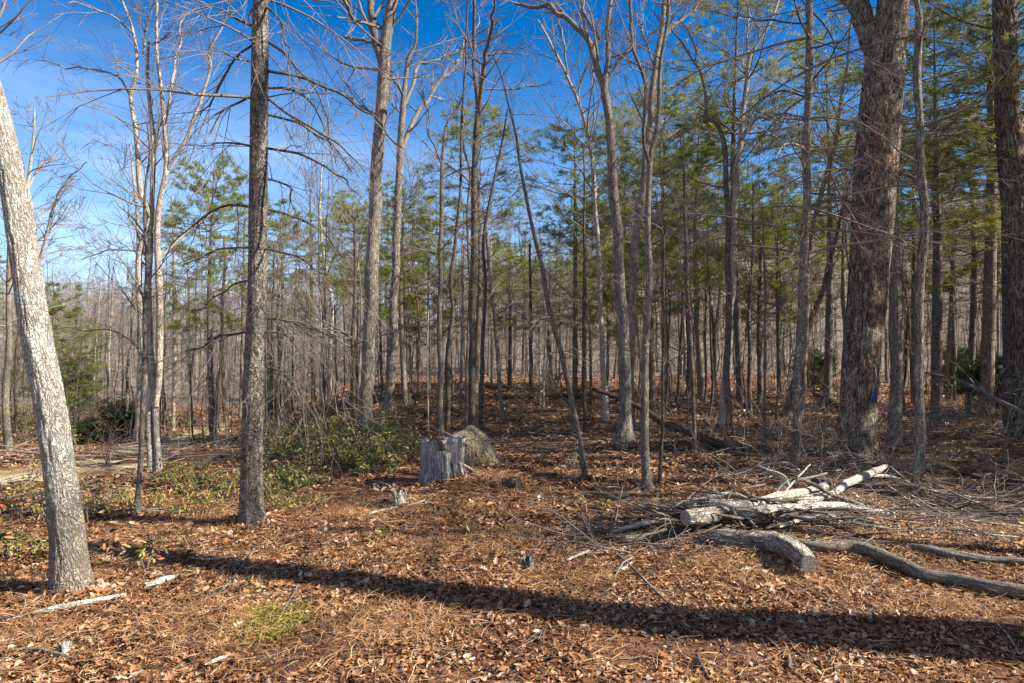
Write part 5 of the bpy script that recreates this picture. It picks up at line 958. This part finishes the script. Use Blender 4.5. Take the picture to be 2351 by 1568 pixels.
log('fallen_log', 'grey dead trunk propped up, slanting down to the right edge', 'log', [(2122, 858, 5), (2200, 876, 7), (2263, 908, 9), (2351, 951, 11), (2420, 985, 12)], 'grey', lifts=[140, 120, 95, 70, 60], seed=32, side=[[(2250, 900, 5), (2210, 850, 4), (2163, 818, 3)]])
log('fallen_stick', 'curved dead branch leaning on the ground left of the straight dark pole', 'branch', [(1343, 915, 4), (1355, 950, 4), (1352, 985, 3)], 'dark', lifts=[70, 35, 1], seed=33)

# upright leafless shrubs
rg = random.Random(17)
for i, (px, py, h_, lab) in enumerate([(1800, 1075, 1.1, 'bare reddish shrub at the left of the shaggy pine foot'), (1872, 1085, 1.2, 'bare pale shrub between the shaggy pine and the giant oak'), (1925, 1075, 0.8, 'bare shrub just before the giant oak foot'), (2028, 1062, 0.9, 'bare shrub in the gap right of the giant oak foot'), (2230, 1000, 1.2, 'bare shrub under the propped grey trunk'), (2310, 1030, 1.1, 'bare shrub before the thick pine at the right edge'), (1710, 1052, 0.8, 'bare shrub right of the S-bent trunk foot'), (655, 1010, 1.2, 'arching bare shrub at the left end of the laurel thicket'), (540, 1060, 0.9, 'bare shrub left of the tall bare-branched pine'), (700, 965, 1.5, 'tall arching bare shrub behind the laurel thicket'), (1245, 925, 1.6, 'bare pale shrub under the leaning dead trunk, far back'), (2165, 1012, 1.0, 'bare shrub right of the slim wavy trunk'), (250, 1075, 0.7, 'small bare shrub on the near side of the path'), (1545, 960, 1.2, 'bare shrub behind the slender forked trunk'), (1400, 905, 1.6, 'bare shrub at the back, by the upper end of the dark fallen trunk')]):
    g = G(px, py); fine = []; root = empty('bare_shrub', g); tag(root, lab, 'shrub')
    for k in range(9):
        az = rg.uniform(0, 6.28); el = rg.uniform(0.7, 1.45); grow(rg, fine, (g[0] + rg.uniform(-.06, .06), g[1] + rg.uniform(-.06, .06), g[2] - 0.02), (math.cos(az) * math.cos(el), math.sin(az) * math.cos(el), math.sin(el)), h_ * rg.uniform(.6, 1.2), 0.006, 2, 0.0022 * max(1, g[1] / 12), -0.04, 0.16, 3)
    link_mesh('branches', tubes_mesh('branches', fine, g), M['twigred' if i % 3 == 0 else 'twiglight'], root)
# brush: individual fallen boughs on the right, and a loose tangle
rg = random.Random(91)
for i, (px, py, ln) in enumerate([(1700, 1105, 1.0), (1560, 1190, .9), (1340, 1240, .8), (1380, 1275, .7), (1790, 1080, 1.1), (1880, 1050, 1.3), (1840, 1000, 1.4), (1930, 1075, 1.2), (2010, 1090, 1.0), (2180, 1010, 1.5), (2250, 1000, 1.6), (2300, 960, 1.6), (2140, 1160, 1.0), (2230, 1180, 1.0), (2180, 990, 1.4), (2320, 1180, 1.1), (2300, 1060, 1.2), (2050, 1200, .7), (1770, 1010, 1.2), (2130, 960, 1.8), (1650, 1020, 1.2), (1700, 930, 1.6), (1890, 940, 1.5)]):
    g = G(px, py); fine = []; root = empty('dead_bough', g)
    tag(root, ['brittle', 'forked', 'sprawling', 'wiry', 'bleached'][i % 5] + ' twiggy dead bough lying ' + ['just behind the log pile', 'left of the sawn log', 'left of the log pile', 'at the pile\'s far left tip', 'behind the arched pile branch', 'between the pile and the giant oak', 'at the foot of the shaggy pine', 'behind the forked white limb', 'before the giant oak foot', 'right of the slim wavy trunk', 'under the propped grey trunk', 'at the right edge by the thick pine', 'right of the slim wavy trunk foot', 'between flaked log and mossy log', 'farther right of the rough trunk', 'at the right edge above the flaked log', 'on the dark limb by the right edge', 'right of the level pole tip', 'left of the shaggy pine', 'behind the rough trunk neighbours', 'behind the S-bent trunk foot', 'right of the forked tree with the white limb', 'behind the mossy log by the oak'][i], 'branch')
    for k in range(4 if i in (3,) else 6):
        az = rg.uniform(0, 6.28); grow(rg, fine, (g[0] + rg.uniform(-.25, .25), g[1] + rg.uniform(-.25, .25), g[2] + 0.04), (math.cos(az), math.sin(az), rg.uniform(0.0, 0.5)), ln * rg.uniform(0.5, 1.0), 0.009, 2, 0.0025, -0.005, 0.2, 3)
    fine = [([(a_, b_, max(c_, float(ground(a_, b_)) + 0.004)) for a_, b_, c_ in pt], rd) for pt, rd in fine]
    link_mesh('branches', tubes_mesh('branches', fine, g), M[['twig', 'twiglight', 'twigred', 'twig', 'twiglight'][i % 5]], root)
fine = []
for zone, n_, l0, l1, r0 in (((2120, 1100, 280, 130), 520, .3, 1.5, .005), ((1850, 1020, 160, 90), 200, .3, 1.2, .005), ((1640, 1195, 330, 60), 420, .15, .6, .005), ((1400, 1240, 110, 40), 160, .1, .45, .004), ((1400, 960, 400, 60), 160, .4, 1.5, .01), ((500, 1060, 200, 60), 110, .3, 1.2, .008), ((180, 1130, 220, 50), 90, .3, 1.0, .007), ((1000, 1350, 1100, 180), 420, .06, .35, .003), ((1300, 1180, 900, 80), 260, .1, .6, .004), ((150, 1030, 220, 30), 90, .6, 1.8, .012), ((2200, 950, 200, 40), 90, .5, 1.8, .01), ((1180, 1000, 700, 60), 220, .2, 1.0, .007)):
    g_ = np.random.default_rng(len(fine) + 3)
    for k in range(n_):
        g = G(zone[0] + g_.uniform(-1, 1) * zone[2], min(1566, zone[1] + g_.uniform(-1, 1) * zone[3])); az = g_.uniform(0, 6.28); ln = g_.uniform(l0, l1); el = abs(g_.normal(0, 0.12)); n_p = 5; pts = []
        x_, y_, z_ = g[0], g[1], g[2] + 0.01
        for q in range(n_p):
            pts.append((x_, y_, max(z_, float(ground(x_, y_)) + 0.006))); az += g_.normal(0, 0.18); x_ += math.cos(az) * ln / n_p; y_ += math.sin(az) * ln / n_p; z_ += math.sin(el) * ln / n_p
        fine.append((pts, [r0 * f_ for f_ in (1, .9, .75, .6, .35)]))
tag(link_mesh('twig_debris', tubes_mesh('twig_debris', fine), M['twiglight']), 'loose fallen twigs littering the whole forest floor', kind='stuff')

# ---- the pale stump
g = G(1012, 1108); z0 = g[2]; d = g[1]; k_ = d / FV
def shell(name, cx, w_, ztop, yoff, jag, seed, mat, depthf=0.8, lean=0.0, squarish=0.0):
    s_ = 40; rows_ = 14; V = []; TT = []
    for r_ in range(rows_ + 1):
        for q in range(s_):
            a_ = q / s_ * 6.2832; top = ztop * (1 + jag * float(vnoise(math.cos(a_) * 2.2 + seed, math.sin(a_) * 2.2, seed)) + jag * .5 * float(vnoise(math.cos(a_) * 7 + seed, math.sin(a_) * 7, 2)))
            t = r_ / rows_; fl = 1 + (0.16 + 0.10 * float(vnoise(math.cos(a_) * 2 + seed, math.sin(a_) * 2, 9))) * (1 - t) ** 4; rr = w_ / 2 * fl * (1 + 0.05 * float(vnoise(math.cos(a_) * 3 + seed, math.sin(a_) * 3, t * 1.5)) + 0.02 * abs(math.sin(a_ * 17 + 2 * float(vnoise(t * 4, a_, 1)))))
            sq = 1 / max(abs(math.cos(a_)), abs(math.sin(a_))) if squarish else 1; rr *= 1 + squarish * (sq - 1)
            zz = -0.06 + (top + 0.06) * t
            V.append((cx + math.cos(a_) * rr + lean * t, yoff + math.sin(a_) * rr * depthf, zz)); TT.append((math.cos(a_) * rr, math.sin(a_) * rr, zz))
    n0 = len(V); 
    for sc_, dz in ((0.82, -0.02), (0.45, -0.10)):
        for q in range(s_):
            x_, y_, z_ = V[rows_ * s_ + q]; V.append((cx + lean + (x_ - cx - lean) * sc_, yoff + (y_ - yoff) * sc_, z_ + dz - 0.02 * abs(math.sin(q * 2.3)))); TT.append((x_ * sc_, y_ * sc_, 0))
    V.append((cx + lean, yoff, ztop - 0.14)); TT.append((0, 0, 0))
    F4, F3 = [], []
    for r_ in range(rows_ + 2):
        for q in range(s_):
            a_, b_ = r_ * s_ + q, r_ * s_ + (q + 1) % s_; F4.append((a_, b_, b_ + s_, a_ + s_))
    bs = (rows_ + 2) * s_
    for q in range(s_): F3.append((bs + q, bs + (q + 1) % s_, len(V) - 1))
    return make_mesh(name, np.array(V), [np.array(F4), np.array(F3)], {"tc": np.array(TT)})
root = empty('tree_stump', (g[0], g[1] + 0.2, z0)); tag(root, 'weathered grey stump with fibrous bark and a splintered top, centre of the ground', 'stump')
ox_ = g[0]
link_mesh('bark_shell', shell('bark_shell', (996 - 1012) * k_, 72 * k_, 92 * k_, 0.0, 0.045, 1.3, 'stump', 0.85), M['stump'], root)
link_mesh('heartwood', shell('heartwood', (1038 - 1012) * k_, 52 * k_, 99 * k_, 0.05, 0.03, 4.1, 'white', 0.9, 0.0, 0.5), M['stumpwood'], root)
def slab(name, p0, p1, w_, t_, parent, org, mat):
    p0 = np.array(p0) - np.array(org); p1 = np.array(p1) - np.array(org); v = p1 - p0; v /= np.linalg.norm(v); s1 = np.cross(v, [0, 1.0, 0]); s1 /= np.linalg.norm(s1); s2 = np.cross(v, s1); n_ = 6; V = []; TT = []
    for i in range(n_ + 1):
        t = i / n_; c = p0 + (p1 - p0) * t; ww = w_ * (1 - 0.45 * t) * (1 + 0.12 * math.sin(i * 2.1))
        for a_, b_ in ((-1, -1), (1, -1), (1, 1), (-1, 1)): V.append(c + s1 * ww / 2 * a_ + s2 * t_ / 2 * b_); TT.append((a_ * ww / 2, b_ * t_, t * 0.5))
    F4 = [(i * 4 + q, i * 4 + (q + 1) % 4, (i + 1) * 4 + (q + 1) % 4, (i + 1) * 4 + q) for i in range(n_) for q in range(4)]; F4 += [(3, 2, 1, 0), (n_ * 4, n_ * 4 + 1, n_ * 4 + 2, n_ * 4 + 3)]
    link_mesh(name, make_mesh(name, np.array(V), [np.array(F4)], {"tc": np.array(TT)}, smooth=False), M[mat], parent)
loc = root.location
for q in range(11):
    a_ = q * 0.62 + 0.4; cx_ = g[0] + ((996 if math.cos(a_) < 0.2 else 1038) - 1012) * k_ + math.cos(a_) * 24 * k_; cy_ = g[1] + 0.2 + math.sin(a_) * 0.14
    slab('splinter', (cx_, cy_, z0 + 78 * k_), (cx_ + 0.01 * math.sin(q * 5), cy_, z0 + (94 + 7 * math.sin(q * 2.7)) * k_), 0.035 + 0.015 * math.sin(q * 1.7), 0.014, root, tuple(loc), 'stump' if q % 3 else 'grey')
def V3(px, py, dd): return W(px, py, dd)
for (a, b_, w_, m2) in [(((1050, 1060, d - 0.08)), ((1090, 1082, d - 0.12)), 0.045, 'birch'), ((1040, 1062, d - 0.1), (1045, 1105, d - 0.12), 0.05, 'grey'), ((1055, 1062, d - 0.09), (1066, 1103, d - 0.12), 0.05, 'birch'), ((1060, 1070, d - 0.05), (1080, 1105, d - 0.1), 0.04, 'grey'), ((1012, 1035, d + 0.02), (1006, 1003, d), 0.05, 'grey'), ((1020, 1035, d - 0.02), (1014, 1014, d - 0.03), 0.05, 'grey'), ((1025, 1040, d - 0.16), (1027, 1108, d - 0.2), 0.09, 'stump')]:
    slab('splinter', V3(*a), V3(*b_), w_, 0.02, root, tuple(loc), m2)
# far dark stump and small rotten stubs
def small_stump(px, py, w_, h_, lab, mat, jag=0.2, seed=3):
    g = G(px, py); k2 = g[1] / FV; root = empty('tree_stump', g); tag(root, lab, 'stump'); link_mesh('wood', shell('wood', 0, w_ * k2, h_ * k2, 0, jag, seed, mat), M[mat], root)
    for q in range(4):
        a_ = q * 1.7 + seed; r_ = w_ * k2 * 0.4; slab('splinter', (g[0] + math.cos(a_) * r_, g[1] + math.sin(a_) * r_, g[2]), (g[0] + math.cos(a_) * r_ * 1.4, g[1] + math.sin(a_) * r_ * 1.3, g[2] + h_ * k2 * (1.15 + 0.2 * math.sin(q * 3))), w_ * k2 * 0.25, 0.012, root, g, mat)
small_stump(931, 925, 26, 22, 'squat dark stump far behind the laurel thicket', 'dark', 0.1, 2)
small_stump(1212, 1312, 26, 34, 'small rotten grey stub at the upper edge of the long shadow', 'grey', 0.35, 5)
small_stump(918, 1160, 30, 26, 'jagged bleached stub beside the short dark rotten log', 'birch', 0.5, 7)
small_stump(1175, 1120, 40, 20, 'low rotten stub on the hump right of the big stump', 'rot', 0.4, 8)
small_stump(377, 1052, 10, 24, 'small blue-grey post-like stub at the path edge beside the clump', 'grey', 0.05, 9)
small_stump(150, 1500, 20, 22, 'whitish knob of wood in the lower left corner', 'birch', 0.5, 11)
# straw-covered root ball behind the stump
g = G(1082, 1058); root = empty('root_mound', g); tag(root, 'upturned earth mound bristling with pale straw behind the stump', 'root ball')
n1_, n2_ = 26, 40; th_ = np.linspace(0, math.pi / 2, n1_); ph = np.linspace(0, 2 * math.pi, n2_, endpoint=False); TH, PH_ = np.meshgrid(th_, ph, indexing='ij')
kx = g[1] / FV; rr = 1 + 0.14 * vnoise(np.cos(PH_) * 2 * np.sin(TH) + 4, np.sin(PH_) * 2, np.cos(TH) * 2)
Vx = np.stack([rr * np.sin(TH) * np.cos(PH_) * 54 * kx, rr * np.sin(TH) * np.sin(PH_) * 0.34, rr * np.cos(TH) * 98 * kx * (0.75 + 0.25 * np.cos(PH_ - 2.6) * np.sin(TH)) - 0.03], -1); Vx = Vx.reshape(-1, 3)
ii = np.arange(n1_ * n2_).reshape(n1_, n2_); jj = np.roll(ii, -1, 1); F = np.stack([ii[:-1], ii[1:], jj[1:], jj[:-1]], -1).reshape(-1, 4)
link_mesh('soil', make_mesh('soil', Vx, [F]), M['soil'], root)
g_ = np.random.default_rng(8); sel = g_.integers(0, len(Vx), 6500); p0 = Vx[sel] + g_.normal(0, .008, (6500, 3)); dr = np.stack([g_.normal(.35, .5, 6500), g_.normal(-.3, .4, 6500), g_.normal(-.75, .3, 6500)], 1); dr /= np.linalg.norm(dr, axis=1)[:, None]
p0 += Vx[sel] * 0.04; sdv = np.cross(dr, g_.normal(size=(6500, 3))); sdv /= np.linalg.norm(sdv, axis=1)[:, None]; ln = g_.uniform(.05, .16, (6500, 1))
Vs = np.stack([p0 - sdv * .0035, p0 + sdv * .0035, p0 + dr * ln], 1).reshape(-1, 3)
o = link_mesh('straw', make_mesh('straw', Vs, [np.arange(len(Vs)).reshape(-1, 3)], {"rnd": np.repeat(g_.beta(4, 1.2, 6500), 3)}, smooth=False), M['palestraw'], root)
rts = []; rq = random.Random(6)
for q in range(9):
    az = rq.uniform(2.5, 7); grow(rq, rts, (rq.uniform(-.12, .12), -0.1, rq.uniform(.15, .34)), (math.cos(az) * .7, math.sin(az) * .5, rq.uniform(-.5, .5)), rq.uniform(.25, .5), 0.012, 1, 0.004, -0.08, 0.25, 3)
link_mesh('roots', tubes_mesh('roots', rts), M['twiglight'], root)
# blue paint blotch on the giant oak: a thin coat following the bark
gx = OAKG; d = gx[1]; uu, vv = np.meshgrid(np.linspace(-1, 1, 9), np.linspace(-1, 1, 11)); V = []
for a_, b_ in zip(uu.ravel(), vv.ravel()):
    px = 1989 + a_ * 8 * (1 - 0.3 * b_ * b_) + 1.2 * math.sin(b_ * 7); py = 906 + b_ * 15; R = 38.5 * d / FV; cx = W(1972.5, py, d); x = W(px, py, d)[0] - cx[0]
    V.append((cx[0] + x - gx[0], -math.sqrt(max(0.0001, (R * 1.045) ** 2 - x * x)) + d - gx[1], cx[2] - gx[2]))
ii = np.arange(99).reshape(11, 9); F = np.stack([ii[:-1, :-1], ii[:-1, 1:], ii[1:, 1:], ii[1:, :-1]], -1).reshape(-1, 4)
link_mesh('paint_mark', make_mesh('paint_mark', np.array(V), [F]), M['paint'], OAK)
print("objects", len(C.objects), "tris", sum(len(o.data.polygons) for o in C.objects if o.type == 'MESH'))

# ---- every copied tree gets the words that single it out
ANC = [(-400, 'the left edge'), (86, 'leaning pale trunk'), (345, 'path clump'), (586, 'dead-limbed pine'), (847, 'thicket oak'), (900, 'forked trunk'), (1020, 'close pair'), (1084, 'twin-top tree'), (1288, 'leaning dead pole'), (1433, 'flared oak'), (1485, 'slender fork'), (1670, 'S-bent trunk'), (1837, 'shaggy pine'), (1979, 'giant oak'), (2057, 'rough trunk'), (2114, 'wavy trunk'), (2263, 'straight dark trunk'), (2350, 'edge pine'), (9999, 'the right edge')]
bins = {}
for o in list(C.objects):
    lb = o.get('label'); 
    if not lb or not any(k in lb for k in (' leafless tree deep in ', 'distant green-crowned pine in ', 'thin leafless sapling standing in ')): continue
    px = 1175.5 + FV * o.location.x / max(1, o.location.y); gi = max(i for i, a in enumerate(ANC) if a[0] <= px) if px > -400 else 0; gi = min(gi, len(ANC) - 2)
    kind_ = lb.split(' deep in ')[0] if ' deep in ' in lb else 'green-crowned pine' if 'pine' in lb else 'thin sapling'
    bins.setdefault((gi, kind_), []).append((px, o))
ORD = ['first', 'second', 'third', 'fourth', 'fifth', 'sixth', 'seventh', 'eighth', 'ninth', 'tenth', 'eleventh', 'twelfth', 'thirteenth', 'fourteenth', 'fifteenth', 'sixteenth', 'seventeenth', 'eighteenth', 'nineteenth', 'twentieth']
for (gi, kind_), v in bins.items():
    v.sort(key=lambda q: q[0]); a_, b_ = ANC[gi][1], ANC[gi + 1][1]
    for i, (px, o) in enumerate(v):
        o['label'] = (kind_ + ' far back between ' + a_ + ' and ' + b_) if len(v) == 1 else (ORD[min(i, 19)] + ' ' + kind_ + ' from left between ' + a_ + ' and ' + b_)
